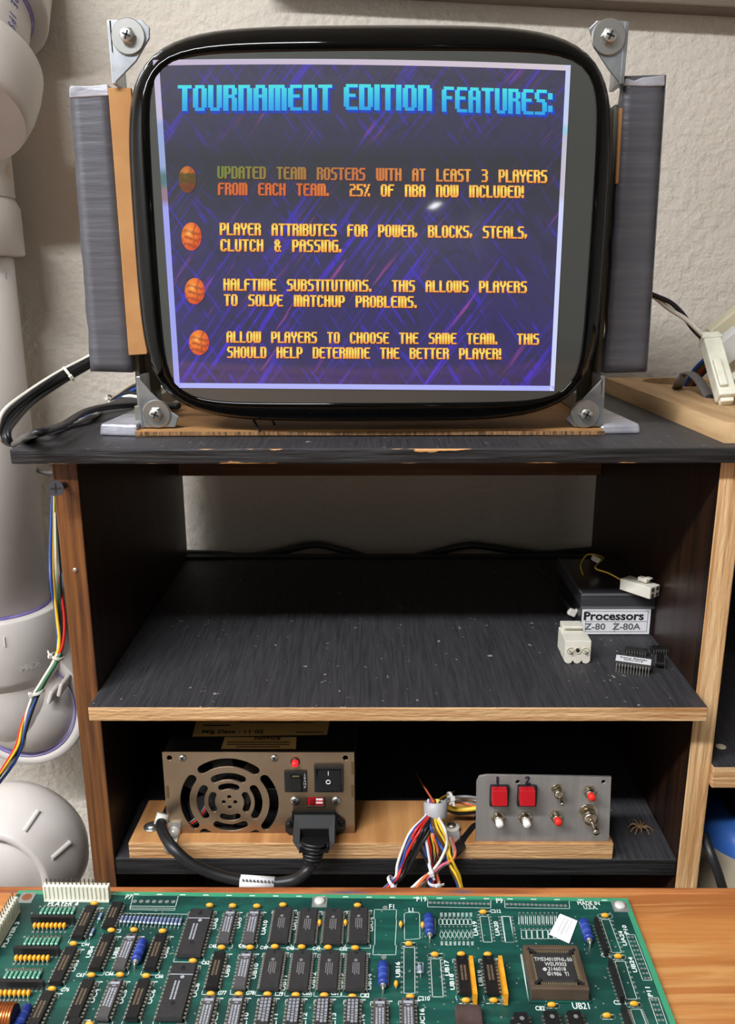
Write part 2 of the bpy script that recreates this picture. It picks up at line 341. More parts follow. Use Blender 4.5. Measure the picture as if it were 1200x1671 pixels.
# small moulded marks of the elbow
for th, zz, rr0 in ((.66, at(0, 360, PY-.05).z, .0085), (.66, at(0, 372, PY-.05).z, .004)):
    n_ = V(math.sin(th), -math.cos(th), 0); q = V(pxX, PY, zz)+n_*.0692
    MB().lathe([(rr0, -.0004), (rr0+.0004, .0006), (rr0+.0012, .0006), (rr0+.0016, -.0004)], q, n_, 24, cap=False).build('moulded_badge', pvc, pipe)
# coupling on the lower end, sweep going back into the wall
zc0 = vx(0, 985).z; zc1 = vx(0, 1083).z
cp = MB().lathe([(.0605, zc1-.012), (.068, zc1), (.0705, zc1+.004), (.0705, zc0-.002), (.069, zc0), (.0575, zc0)], (pxX, PY, 0), Z_, 56).build('pipe_coupling', pvc, pipe)
MB().lathe([(.0574, zc0+.003), (.0592, zc0+.0005), (.0575, zc0-.001)], (pxX, PY, 0), Z_, 56).build('primer_ring', primer, cp)
for i, ch in enumerate('MADE IN'):
    if ch == ' ': continue
    a_ = math.radians(-62+i*5.4); o = V(pxX+math.sin(-a_)*0, 0, 0); th = math.radians(38+i*5.2)
    o = V(pxX+math.sin(th)*.0707, PY-math.cos(th)*.0707, zc1+.02); text('moulded_lettering', ch, .011, o, V(math.cos(th), math.sin(th), 0), Z_, pvc, cp, bold=.0002)
q = at(29, 1020, PY-.07); MB().box(V(pxX+.0705*math.sin(.42), PY-.0705*math.cos(.42), zc0-.022), (.002, .002, .012)).build('moulded_rib', pvc, cp)
zB = at(12, 1145, PY).z
MB().tube([V(pxX, PY, zc1+.01), V(pxX, PY, zc1-.012), V(pxX+.004, PY+.004, zB+.012), V(pxX+.012, PY+.03, zB-.004), V(pxX+.014, WY-.01, zB-.006)], .061, 44, sub=8).build('elbow', pvc, pipe)
hb = V(pxX+.016, PY-.012, at(16, 1152, PY-.012).z)
rr = .081
hub = MB().lathe([(rr-.013, .004), (rr-.012, 0), (rr-.001, 0), (rr, .002), (rr+.002, .07)], hb, V(.06, 1, -.05), 56).build('pipe_hub', pvc, pipe)
MB().lathe([(rr-.0165, .006), (rr-.013, -.0008), (rr-.0115, -.0008), (rr-.011, .002)], hb, V(.06, 1, -.05), 56, cap=False).build('primer_ring', primer, hub)
MB().lathe([(.0001, -.03), (.03, -.026), (.055, -.012), (.069, .012), (.0695, .03)], hb, V(.06, 1, -.05), 48, cap=False).build('elbow_heel', pvc, pipe)
for px, py, an in ((88, 1130, .35), (18, 1183, 1.3), (104, 1118, .3)):
    q = at(px, py, PY-.03); MB().box(q, (.005, .03, .018), Matrix.Rotation(an, 3, 'Y')).build('moulded_rib', pvc, pipe, .002)
# second fitting lower down, its hub facing the room
YC = .80
cc = at(-4, 1430, YC)
ax = V(.10, 1, .05).normalized()
cl = thing('cleanout_fitting', cc-V(0, 0, .11), 'big white plastic pipe fitting low on the left, its round hub facing out', 'pipe fitting')
MB().lathe([(.05, .012), (.052, -.002), (.054, -.004), (.060, -.004), (.0615, -.002), (.068, .012), (.0765, .028), (.0805, .042), (.0805, .056), (.074, .070), (.055, .082), (.0001, .088)], cc, ax, 56).build('fitting_body', pvc, cl)
MB().lathe([(.0001, .006), (.05, .006), (.051, .03)], cc, ax, 40).build('cleanout_plug', pvc, cl)
e1 = ax.cross(Z_).normalized(); e2 = e1.cross(ax)
for an in (20, 58, 96, 140):
    t_ = math.radians(an); rd = e1*math.cos(t_)+e2*math.sin(t_)
    MB().tube([cc+ax*.008+rd*.0655, cc+ax*.030+rd*.0778], .003, 8).build('moulded_rib', pvc, cl)
MB().cyl(cc+ax*.06-V(0, 0, .04), V(cc.x+.01, cc.y+.06, FZ), .045, 40).build('pipe_run', pvc, cl)
# small pipe and grey cable behind the cabinet side
q = at(82, 950, 1.035); MB().lathe([(.011, 0), (.011, .06), (.014, .06), (.014, .085), (.011, .085), (.011, .2)], q-V(.05, 0, 0), X_, 24).build('conduit', M('conduit_grey', (160, 168, 178), rough=.4, metal=.4))
tag(bpy.data.objects['conduit'], 'short grey conduit on the wall between drain pipe and cabinet', 'conduit')
o = MB().tube([at(40, 758, 1.0), at(62, 768, 1.0), at(82, 772, 1.0), at(120, 768, 1.0)], .0028, 8).build('grey_cable', WIRE['grey']); tag(o, 'thin grey cable just below the left end of the top board', 'cable')

# ------------------------------------------------------------------ wire harness hanging beside the cabinet
h = thing('wire_harness', at(40, 1270, .7), 'multicoloured wire harness hanging along the left edge of the cabinet', 'wires')
cols = ['white', 'yellow', 'blue', 'green', 'red', 'black']
base = [(90, 845), (90, 930), (97, 1005), (99, 1050), (92, 1075), (70, 1112), (55, 1140), (42, 1180), (33, 1215), (14, 1245), (-15, 1280)]
offs = {'white': [4, 0, -1, -3, -2, -2, -3, -2, 6, 4, 0], 'yellow': [0, -4, -4, -2, -3, 1, -1, -5, -3, -2, 2], 'blue': [-2, -8, -5, -4, 0, 3, 4, 2, 3, 9, 12], 'green': [2, 4, 0, 1, 3, 3, 3, 3, 0, 0, 5], 'red': [6, 6, 8, 4, 0, 0, -1, -6, -6, -4, 2], 'black': [3, 7, 4, 2, 3, 4, 5, 4, 2, 0, 3]}
for i, c in enumerate(cols):
    pts = [at(x+offs[c][k], y, .735-.004*k+.003*math.sin(i*2.1+k)) for k, (x, y) in enumerate(base)]
    pts[0] = at(88+offs[c][0], 800, .80)
    MB().tube(pts, .0014, 8).build('wire', WIRE[c], h)
for (px, py, Y, an) in ((94, 1071, .719, .1), (62, 1129, .711, -.5)):
    q = at(px, py, Y); rt = Matrix.Rotation(an, 3, 'Y')
    tie(q, rt @ V(.25, 0, 1), .0050, tie_m, h, V(-1, -.6, 0), -.008)
# black cable bundle looping out past the pipe
h = thing('cable_bundle', at(20, 726, .74), 'bundle of black cables and one white looping out left of the monitor', 'cables')
base = [(190, 560, .95), (145, 590, .93), (100, 615, .90), (50, 648, .86), (15, 680, .82), (5, 705, .80), (12, 722, .80), (35, 727, .83), (80, 722, .90), (140, 700, .99)]
for i, c in enumerate(['white', 'black', 'black', 'black', 'black']):
    pts = []
    for k, (x, y, Y) in enumerate(base):
        n = (k/9); d = (i-2)*(2.8+2.2*math.sin(math.pi*n))
        pts.append(at(x+d*(.9 if k > 3 else .45), y+d*(.9 if k < 5 else .2), Y + .003*math.sin(i*1.7+k)))
    MB().tube(pts, .0026 if c == 'black' else .0022, 8).build('cable', WIRE[c], h)
q = at(112, 610, .903); tie(q, V(.8, .35, .55), .0082, whiteplastic, h, V(.2, -1, -.5))
h = thing('cable_coil', atz(150, 680, ZT), 'coiled black and grey cables lying on the top board behind the monitor', 'cables')
for i in range(6):
    z = .004+.0056*(i//2); k = (i % 2)*.007
    pts = [at(36-3*i, 720+i, .80+k*.5), atz(62-2*i, 709, ZT+z+.003), atz(98, 696, ZT+z)+V(0, k, 0), atz(135, 674, ZT+z+.002)+V(0, k, 0), atz(178, 664, ZT+z+.002)+V(0, k, 0), atz(230, 661, ZT+z)+V(0, k, 0), atz(290, 664, ZT+z)+V(0, k, 0)]
    MB().tube(pts, .0027, 8).build('cable', WIRE['black'], h)
for i, c in enumerate(['dirty', 'black', 'blue', 'black', 'white']):
    pts = [at(236, 618+i*5, .93), at(214, 628+i*5, .94), at(190, 645+i*4, .95), at(170+2*i, 662+i*2, .955), atz(150+3*i, 676, ZT+.004), atz(115, 690, ZT+.004), atz(75, 706, ZT+.003)]
    if i > 2: pts = [at(236, 645+6*(i-3), .93), at(212, 640+6*(i-3), .94), at(190, 648+5*(i-3), .95), at(172, 664, .955), atz(158, 676, ZT+.004), atz(122, 690, ZT+.004), atz(80, 704, ZT+.003)]
    MB().tube(pts, .0021, 8).build('cable', WIRE[c], h)
tie(at(182, 652, .948), V(.7, -.1, .6), .0062, tie_m, h, V(-.3, -1, .3))

# ------------------------------------------------------------------ CRT monitor
mon = thing('crt_monitor', V(-.0025, .76, ZT+.006), 'bare arcade CRT monitor with duct taped sides showing a lit game screen', 'monitor')
TCX, TCZ, TA, TB = -.0025, .0322, .1842, .1462
SL, SR = at(246, 250, .678).x, at(971, 250, .678).x; SZT, SZB = at(600, 84, .676).z, at(600, 657, .676).z
SX, SZc, SA, SB = (SL+SR)/2, (SZT+SZB)/2, (SR-SL)/2, (SZT-SZB)/2
def dome(x, z): return .6655 + .011*((x-SX)/SA)**2 + .009*((z-SZc)/SB)**2
def sup(cx, cz, a, b, n, t):
    c, s_ = math.cos(t), math.sin(t); r = (abs(c)**n+abs(s_)**n)**(-1/n); return cx+a*c*r, cz+b*s_*r
NS = 144
def ringpts(f):                     # f: 0 = screen edge, 1 = full outer edge
    out = []
    for k in range(NS):
        t = 2*math.pi*k/NS
        t = t + .0*math.sin(4*t)
        x0, z0 = sup(SX, SZc, SA, SB, 9, t); x1, z1 = sup(TCX, TCZ, TA, TB, 5.2, t); out.append((x0+(x1-x0)*f, z0+(z1-z0)*f))
    return out
m = MB(); rings = []
for f, dy in ((0, 0), (.08, -.0012), (.3, -.0005), (.55, .003), (.75, .0075), (.88, .013), (.96, .0195), (1, .028), (1, .040)):
    rings.append([V(x, dome(*ringpts(0)[k])+dy, z) for k, (x, z) in enumerate(ringpts(f))])
m.add([p for r in rings for p in r], [(i*NS+k, i*NS+(k+1) % NS, (i+1)*NS+(k+1) % NS, (i+1)*NS+k) for i in range(len(rings)-1) for k in range(NS)], 0, True)
m.build('tube_rim', blackgloss, mon)
m = MB(); rings = []                 # funnel of the tube
for f, y in ((1, .705), (1.0, .735), (.97, .752), (.80, .80), (.55, .86), (.30, .91), (.16, .94), (.16, 1.0)):
    rings.append([V(TCX+(x-TCX)*f, y, TCZ+(z-TCZ)*f) for x, z in ringpts(1)])
m.add([p for r in rings for p in r], [(i*NS+k, i*NS+(k+1) % NS, (i+1)*NS+(k+1) % NS, (i+1)*NS+k) for i in range(len(rings)-1) for k in range(NS)], 0, True)
m.add(rings[-1], [tuple(range(NS))], 0)
m.build('tube_funnel', M('tube_glass_back', (46, 46, 46), rough=.5), mon)
m = MB(); n = 16; vs = []; fs = []
for i in range(n+1):
    f = i/n
    for k in range(NS):
        x, z = ringpts(0)[k]; x = SX+(x-SX)*max(f, 1e-4); z = SZc+(z-SZc)*max(f, 1e-4); vs.append(V(x, dome(x, z), z))
for i in range(n):
    for k in range(NS): fs.append((i*NS+k, i*NS+(k+1) % NS, (i+1)*NS+(k+1) % NS, (i+1)*NS+k))
glass = m.add(vs, fs, 0, True).build('screen_glass', M('screen_glass', (66, 68, 65), rough=.05, spec=.4), mon)

def onscreen(px, py, lift=0):
    Y = .67
    for _ in range(5): p = at(px, py, Y); Y = dome(p.x, p.z)-lift
    return at(px, py, Y)
def scrnormal(x, z): return V(-.022*(x-SX)/SA**2, 1, -.018*(z-SZc)/SB**2).normalized()
PQ = [(249.5, 98), (932, 106.5), (905, 638), (285, 633)]
def pq(u, v):
    a, b, c, d = PQ; x = (a[0]*(1-u)+b[0]*u)*(1-v)+(d[0]*(1-u)+c[0]*u)*v; y = (a[1]*(1-u)+b[1]*u)*(1-v)+(d[1]*(1-u)+c[1]*u)*v
    y += -5.5*(1-(2*u-1)**2)*(1-v) + 0*v; return x, y
# screen light materials: picture background by UV, everything else by colour attribute
def screen_mat(name):
    m = bpy.data.materials.new(name); m.use_nodes = True; b = m.node_tree.nodes['Principled BSDF']; b.inputs['Base Color'].default_value = lin((60, 62, 62))
    b.inputs['Roughness'].default_value = .05; b.inputs['Emission Strength'].default_value = 1.0; return m, m.node_tree, b
attr_m, nt, b = screen_mat('screen_phosphor_lit'); ca = nt.nodes.new('ShaderNodeVertexColor'); ca.layer_name = 'Col'; nt.links.new(ca.outputs[0], b.inputs['Emission Color']); b.inputs['Base Color'].default_value = lin((30, 30, 30))
pic_m, nt, b = screen_mat('screen_picture_lit'); N = nt.nodes; Lk = nt.links
uv = N.new('ShaderNodeUVMap')
def mapn(rot, sc, loc=(0, 0, 0)):
    a_ = N.new('ShaderNodeMapping'); a_.vector_type = 'POINT'; a_.inputs['Rotation'].default_value = (0, 0, rot); Lk.new(uv.outputs[0], a_.inputs[0])
    s_ = N.new('ShaderNodeMapping'); s_.inputs['Scale'].default_value = sc; s_.inputs['Location'].default_value = loc; Lk.new(a_.outputs[0], s_.inputs[0]); return s_.outputs[0]
def nzn(vec, det=2, thr=(.5, .6), dis=0):
    t = N.new('ShaderNodeTexNoise'); t.inputs['Scale'].default_value = 1; t.inputs['Detail'].default_value = det; t.inputs['Distortion'].default_value = dis; Lk.new(vec, t.inputs['Vector'])
    r = N.new('ShaderNodeMapRange'); r.inputs[1].default_value = thr[0]; r.inputs[2].default_value = thr[1]; Lk.new(t.outputs['Fac'], r.inputs[0]); return r.outputs[0]
def mul(a_, b_, op='MULTIPLY'):
    x = N.new('ShaderNodeMath'); x.operation = op
    for k, q in enumerate((a_, b_)):
        if isinstance(q, (int, float)): x.inputs[k].default_value = q
        else: Lk.new(q, x.inputs[k])
    return x.outputs[0]
def mixc(f, a_, b_):
    x = N.new('ShaderNodeMix'); x.data_type = 'RGBA'; Lk.new(f, x.inputs[0])
    for k, q in ((6, a_), (7, b_)):
        if isinstance(q, tuple): x.inputs[k].default_value = q
        else: Lk.new(q, x.inputs[k])
    return x.outputs[2]
st1 = nzn(mapn(math.radians(-52), (2.2, 62, 1)), 3, (.52, .66))          # long streaks rising to the right
m1 = nzn(mapn(math.radians(-52), (1.6, 7, 1), (3, 1, 0)), 1, (.42, .58))
st2 = nzn(mapn(math.radians(54), (7, 60, 1), (7, 2, 0)), 2, (.60, .66))   # short counter streaks
red = nzn(mapn(math.radians(-52), (4.5, 58, 1), (1, 9, 0)), 2, (.62, .70))
sep = N.new('ShaderNodeSeparateXYZ'); Lk.new(uv.outputs[0], sep.inputs[0])
def ramp(stops):
    r = N.new('ShaderNodeValToRGB'); e = r.color_ramp.elements
    while len(e) < len(stops): e.new(.5)
    for q, (p, c) in zip(e, stops): q.position = p; q.color = c if len(c) == 4 else lin(c)
    Lk.new(sep.outputs[1], r.inputs[0]); return r.outputs[0]
G = lambda v: (v, v, v, 1)
low = ramp([(0, (44, 30, 104)), (.3, (46, 38, 96)), (.50, (50, 46, 84)), (.60, (44, 44, 60)), (.70, (40, 42, 54)), (.76, (48, 46, 78)), (1, (58, 56, 82))])
amp = ramp([(0, G(1)), (.5, G(.9)), (.6, G(.45)), (.68, G(.12)), (.73, G(.12)), (.78, G(.75)), (1, G(.6))])
c_ = mixc(mul(mul(mul(st1, m1), .85), amp), low, lin((74, 40, 236)))
dk = nzn(mapn(math.radians(38), (15, 24, 1), (2, 5, 0)), 1, (.58, .62), .6)
c_ = mixc(mul(mul(dk, .5), amp), c_, lin((40, 36, 62)))
c_ = mixc(mul(mul(st2, .55), amp), c_, lin((58, 40, 214)))
c_ = mixc(mul(mul(mul(red, m1), .8), amp), c_, lin((160, 66, 160)))
Lk.new(c_, b.inputs['Emission Color']); b.inputs['Emission Strength'].default_value = .8; b.inputs['Base Color'].default_value = lin((44, 45, 45))
def screen_mesh(name, quads, mat, parent, lift):           # quads: list of (4 px points, 4 colours) or n-gon lists
    vs = []; fs = []; cs = []
    for pts, cols in quads:
        o = len(vs); vs += [onscreen(x, y, lift)-wloc(parent) for x, y in pts]; fs.append(tuple(range(o, o+len(pts)))); cs += cols
    me = bpy.data.meshes.new(name); me.from_pydata([tuple(v) for v in vs], [], fs); me.materials.append(mat)
    ca = me.color_attributes.new('Col', 'FLOAT_COLOR', 'POINT')
    ca.data.foreach_set('color', [q for c in cs for q in lin(c)])
    W0 = wloc(parent); me.normals_split_custom_set_from_vertices([tuple(-scrnormal(v.x+W0.x, v.z+W0.z)) for v in vs])
    return part(name, me, parent)
# picture background
nu, nv = 36, 28; vs = []; uvs = []
for j in range(nv+1):
    for i in range(nu+1):
        vs.append(onscreen(*pq(i/nu, j/nv), .0003)-wloc(mon)); uvs.append((i/nu*1.28, 1-j/nv))
me = bpy.data.meshes.new('screen_picture'); me.from_pydata([tuple(v) for v in vs], [], [(j*(nu+1)+i, (j+1)*(nu+1)+i, (j+1)*(nu+1)+i+1, j*(nu+1)+i+1) for j in range(nv) for i in range(nu)])
ul = me.uv_layers.new(name='UVMap')
for lp in me.loops: ul.data[lp.index].uv = uvs[lp.vertex_index]
me.polygons.foreach_set('use_smooth', [True]*len(me.polygons)); me.materials.append(pic_m)
pic = part('screen_picture', me, mon)
# frame line of the picture
def bcol(u, v, side):
    if side == 't': return (190+20*u, 178+20*u, 206)
    if side == 'b': return (170, 178, 246)
    if side == 'l': return (196, 186, 214) if v < .2 else (150, 168, 214) if v < .33 else (84, 122, 126) if v < .39 else (150, 120, 140) if v < .44 else (158, 162, 236)
    return (196, 206, 240) if v < .19 else (140, 204, 226) if v < .22 else (196, 190, 206) if v < .42 else (206, 212, 250)
q = []; bu, bvv = .0145, .017
for i in range(40):
    u0, u1 = i/40, (i+1)/40
    for side, v0, v1 in (('t', 0, bvv), ('b', 1-bvv*.9, 1)): q.append(([pq(u0, v0), pq(u0, v1), pq(u1, v1), pq(u1, v0)], [bcol(u0, 0, side)]*2+[bcol(u1, 0, side)]*2))
    for side, U0, U1 in (('l', 0, bu), ('r', 1-bu*.8, 1)): q.append(([pq(U0, u0), pq(U0, u1), pq(U1, u1), pq(U1, u0)], [bcol(0, u0, side), bcol(0, u1, side), bcol(0, u1, side), bcol(0, u0, side)]))
screen_mesh('picture_frame', q, attr_m, pic, .0005)
FONT = {'A': '.####.|##..##|##..##|######|##..##|##..##|##..##|##..##', 'B': '#####.|##..##|##..##|#####.|##..##|##..##|##..##|#####.', 'C': '.####.|##..##|##....|##....|##....|##....|##..##|.####.',
 'D': '#####.|##..##|##..##|##..##|##..##|##..##|##..##|#####.', 'E': '.#####|##....|##....|#####.|##....|##....|##....|.#####', 'F': '.#####|##....|##....|#####.|##....|##....|##....|##....', 'G': '.#####|##....|##....|##.###|##..##|##..##|##..##|.#####',
 'H': '##..##|##..##|##..##|######|##..##|##..##|##..##|##..##', 'I': '##|##|##|##|##|##|##|##', 'K': '##..##|##..##|##.##.|####..|####..|##.##.|##..##|##..##', 'L': '##....|##....|##....|##....|##....|##....|##....|######',
 'M': '#######.|##.##.##|##.##.##|##.##.##|##.##.##|##.##.##|##.##.##|##.##.##', 'N': '#####.|##..##|##..##|##..##|##..##|##..##|##..##|##..##', 'O': '.####.|##..##|##..##|##..##|##..##|##..##|##..##|.####.',
 'P': '#####.|##..##|##..##|##..##|#####.|##....|##....|##....', 'R': '#####.|##..##|##..##|#####.|##..##|##..##|##..##|##..##', 'S': '.#####|##....|##....|.####.|....##|....##|....##|#####.', 'T': '######|..##..|..##..|..##..|..##..|..##..|..##..|..##..',
 'U': '##..##|##..##|##..##|##..##|##..##|##..##|##..##|.####.', 'V': '##..##|##..##|##..##|##..##|##..##|##.##.|####..|###...', 'W': '##.##.##|##.##.##|##.##.##|##.##.##|##.##.##|##.##.##|##.##.##|.######.', 'Y': '##..##|##..##|##..##|.####.|..##..|..##..|..##..|..##..',
 '2': '#####.|....##|....##|.####.|##....|##....|##....|######', '3': '#####.|....##|....##|.####.|....##|....##|....##|#####.', '5': '######|##....|##....|#####.|....##|....##|....##|#####.', '%': '##..##|##..#.|...##.|..##..|..##..|.##...|.#..##|##..##',
 '&': '.###..|##.##.|##.##.|.###..|##.###|##..#.|##..#.|.###.#', '!': '##|##|##|##|##|..|##|##', '.': '..|..|..|..|..|..|##|##', ',': '..|..|..|..|..|##|##|#.', ':': '..|##|##|..|..|##|##|..'}
def line_text(name, body, x0, x1, yl, yr, hl, hr, colf, spc=10, bo=.22):
    w = 0; items = []
    for ch in body:
        if ch == ' ': w += spc; continue
        rows = FONT[ch].split('|'); items.append((w, rows)); w += len(rows[0])+1
    w -= 1; q = []
    for wx, rows in items:
        for r, row in enumerate(rows):
            c = 0
            while c < len(row):
                if row[c] == '#':
                    e = c
                    while e < len(row) and row[e] == '#': e += 1
                    ua, ub = (wx+c-bo)/w, (wx+e+bo)/w
                    P = lambda u, rr: (x0+(x1-x0)*u, yl+(yr-yl)*u+(hl+(hr-hl)*u)*rr/8)
                    q.append(([P(ua, r), P(ua, r+1.03), P(ub, r+1.03), P(ub, r)], [colf(ua, r/8), colf(ua, (r+1)/8), colf(ub, (r+1)/8), colf(ub, r/8)])); c = e
                else: c += 1
    return q
lerp = lambda a, b, t: tuple(a[i]+(b[i]-a[i])*min(1, max(0, t)) for i in range(3))
cy = lambda u, v: lerp((70, 222, 226), (36, 160, 226), v*1.1)
sh = lambda u, v: (24, 62, 190)
wd_ = [('TOURNAMENT', 291, 543, 139, 138, 42), ('EDITION', 562, 706, 137, 139, 42), ('FEATURES:', 722, 903, 141, 147, 41)]
for wname, x0, x1, yl, yr, hh in wd_:
    q = line_text('', wname, x0+2, x1+2.5, yl+2.5, yr+2.5, hh+2, hh+2, sh); screen_mesh('heading_shadow', q, attr_m, pic, .0005)
    q = line_text('', wname, x0, x1-1.5, yl, yr, hh, hh, cy); screen_mesh('heading_word', q, attr_m, pic, .0008)
def yel(u, v): return lerp((255, 224, 98), (244, 152, 56), abs(v-.4)*1.5)
def first(u, v): return lerp(lerp((108, 130, 60), (196, 112, 62), u*2.2), yel(u, v), (u-.45)*2)
def secnd(u, v): return lerp((206, 104, 50), yel(u, v), (u-.3)*4)
for body, x0, x1, yl, yr, hl, hr, cf in [
    ('UPDATED TEAM ROSTERS WITH AT LEAST 3 PLAYERS', 355, 893, 271, 277.5, 20, 21, first), ('FROM EACH TEAM.  25% OF NBA NOW INCLUDED!', 356, 855, 298, 303, 20, 20, secnd),
    ('PLAYER ATTRIBUTES FOR POWER, BLOCKS, STEALS,', 359, 860, 363.5, 369.5, 20, 20, yel), ('CLUTCH & PASSING.', 360, 557, 390, 391.6, 20, 20, yel),
    ('HALFTIME SUBSTITUTIONS.  THIS ALLOWS PLAYERS', 365, 860, 454.5, 459, 19.5, 19, yel), ('TO SOLVE MATCHUP PROBLEMS.', 366, 680, 480, 483.5, 19, 19, yel),
    ('ALLOW PLAYERS TO CHOOSE THE SAME TEAM.  THIS', 370, 880, 540.5, 544.5, 18.5, 18, yel), ('SHOULD HELP DETERMINE THE BETTER PLAYER!', 371, 818, 565.5, 568.5, 18.5, 18, yel)]:
    sq_ = line_text('', body, x0+1.2, x1+1.4, yl+1.2, yr+1.2, hl, hr, lambda u, v: (96, 40, 40)); screen_mesh('text_shadow', sq_, attr_m, pic, .0005)
    screen_mesh('text_line', line_text('', body, x0, x1, yl, yr, hl, hr, cf), attr_m, pic, .0008)
for bi, (bx_, by_, rx, ry) in enumerate([(306, 293, 14.5, 22), (312.5, 386, 16.5, 23), (318, 475, 16.5, 21.5), (325, 559, 16.5, 20.5)]):
    q = []; NR, NT = 9, 28
    def bc(r, t):
        x = r*math.cos(t); y = r*math.sin(t); d = math.hypot(x+.25, y+.3); c = lerp((255, 160, 60), (214, 84, 34), d*.85)
        if d < .25: c = lerp((255, 206, 130), c, d*4)
        s_ = abs(y*.9+x*.35-.35*math.sin(x*1.8)-.15)
        if min(s_, abs(s_-.42), abs(x-.3*y*y-.2)) < .075: c = lerp(c, (120, 44, 24), .5)
        if bi == 0: c = lerp(lerp(c, (60, 60, 40), .25), (66, 66, 24) if y < .25 else (96, 56, 34), .75 if y > -.5 else 0)
        return c
    for i in range(NR):
        for k in range(NT):
            r0, r1 = i/NR, (i+1)/NR; t0, t1 = 2*math.pi*k/NT, 2*math.pi*(k+1)/NT
            pp = [(r0, t0), (r0, t1), (r1, t1), (r1, t0)] if i else [(0, t0), (r1, t1), (r1, t0)]
            q.append(([(bx_+rx*r*math.cos(t), by_+ry*r*math.sin(t)) for r, t in pp], [bc(r, t) for r, t in pp]))
    screen_mesh('basketball', q, attr_m, pic, .0008)
# corner brackets, washers, screws
def pxs(pts, Y): return [at(x, y, Y) for x, y in pts]
def bracket(outer, Y, washer, wr, flange, fd):
    br = MB().prism(pxs(outer, Y), (0, .0022, 0)).prism(pxs(flange, Y), (0, fd, 0)).build('corner_bracket', steel, mon, .0006)
    w = at(washer[0], washer[1], Y)
    MB().lathe([(.004, -.0002), (wr, -.0002), (wr, .0014), (wr-.0006, .002), (.0045, .002)], w, -Y_, 40, smooth=False).build('washer', zinc, br)
    s1 = MB().lathe([(.0062, .002), (.0062, .0024), (.0056, .0052), (.0046, .006), (.0001, .0064)], w, -Y_, 6, smooth=False).lathe([(.0050, .003), (.0050, .0062), (.0044, .0068), (.0001, .0069)], w, -Y_, 20).build('screw', zinc, br)
    rt = Matrix.Rotation(.4, 3, 'Y'); c = w-V(0, .0070, 0)
    MB().box(c, (.0064, .0006, .0011), rt).box(c, (.0011, .0006, .0064), rt).build('screw_slot', dark, s1)
YBK = .707
bracket([(177, 32), (232, 32), (244, 45), (244, 62), (222, 100), (186, 137)], YBK, (210, 60), .0126, [(174, 32), (182, 32), (190, 137), (183, 137)], .03)
bracket([(962, 46), (975, 33), (1022, 34), (1013, 137), (995, 115), (972, 80)], YBK, (993, 61), .0126, [(1020, 34), (1028, 35), (1019, 137), (1011, 137)], .03)
bracket([(226, 616), (247, 641), (280, 672), (292, 680), (286, 697), (232, 698)], YBK-.002, (256, 675), .0116, [(222, 614), (229, 614), (235, 699), (230, 699)], .03)
bracket([(985, 616), (962, 640), (936, 668), (924, 684), (938, 697), (982, 696)], YBK-.002, (955, 675), .0116, [(981, 613), (988, 613), (985, 697), (979, 697)], .03)
# chassis uprights and feet behind the tube
fr = M('chassis_metal', (120, 118, 104), rough=.5, metal=.5)
xl = at(214, 590, .712).x; xr = at(1001, 400, .712).x
for xx in (xl, xr): MB().bx(xx-.002, xx+.002, .728, .75, ZT+.006, .13).bx(min(xx, xx*.93), max(xx, xx*.93), .748, .751, ZT+.006, .13).build('chassis_upright', fr, mon, .0006)
for xx in (xl, xr): MB().bx(xx-.0025, xx+.0025, .72, .93, ZT+.0058, ZT+.022).build('chassis_rail', fr, mon, .0006)
# duct taped side flaps
def flap(px, Y0, Y1, name, mat, rough=True):
    a_, b_, c2, d_ = pxs(px, Y0); m = MB(); n = 26; k = 4; random.seed(int(abs(px[0][0])))
    vs = []
    for j in range(n+1):
        for i in range(k+1):
            p = (a_*(1-i/k)+b_*(i/k))*(1-j/n) + (d_*(1-i/k)+c2*(i/k))*(j/n)
            w = (noise.noise(V(p.x*60, 3, p.z*90))*.0004) if rough else 0
            e = (noise.noise(V(i*7, 1, p.z*60))*.0012) if i in (0, k) else 0
            vs.append(V(p.x+e, Y0+w, p.z))
    fs = [(j*(k+1)+i, (j+1)*(k+1)+i, (j+1)*(k+1)+i+1, j*(k+1)+i+1) for j in range(n) for i in range(k)]
    NV = len(vs); back = [V(v.x, Y1, v.z) for v in vs]; fb = [tuple(NV+q for q in reversed(f)) for f in fs]
    rim = [i for i in range(k+1)] + [j*(k+1)+k for j in range(1, n+1)] + [n*(k+1)+i for i in range(k-1, -1, -1)] + [j*(k+1) for j in range(n-1, 0, -1)]
    side = [(rim[i], rim[(i+1) % len(rim)], NV+rim[(i+1) % len(rim)], NV+rim[i]) for i in range(len(rim))]
    m.add(vs+back, fs+fb, 0, True); o_ = len(m.v)-2*NV; m.f += [tuple(o_+q for q in f) for f in side]; m.mi += [0]*len(side); m.sm += [False]*len(side); return m.build(name, mat, mon)
f1 = flap([(113, 143), (176, 139), (216, 608), (148, 606)], .716, .726, 'taped_side_flap', tape)
f2 = flap([(1018, 124), (1085, 122), (1055, 607), (987, 609)], .716, .726, 'taped_side_flap', tape)
MB().prism(pxs([(112, 146), (114, 139), (150, 140), (176, 137), (178, 156), (113, 160)], .715), (0, .012, 0)).build('tape_fold', tapeshiny, f1, .001)
MB().prism(pxs([(1016, 140), (1022, 127), (1036, 131), (1050, 126), (1086, 122), (1086, 140), (1060, 141)], .715), (0, .012, 0)).build('tape_fold', tapeshiny, f2, .001)
MB().prism(pxs([(1086, 122), (1088, 122), (1057, 604), (1055, 606)], .7165), (0, .03, 0)).build('tape_fold', tape, f2)
MB().prism(pxs([(176, 143), (214, 143), (240, 578), (210, 580)], .7125), (0, .004, 0)).build('cardboard_strip', card, mon, .0006)
MB().prism(pxs([(1017, 176), (1011, 176), (1005, 300), (1010, 300)], .7150), (0, .004, 0)).build('cardboard_strip', card, mon, .0006)
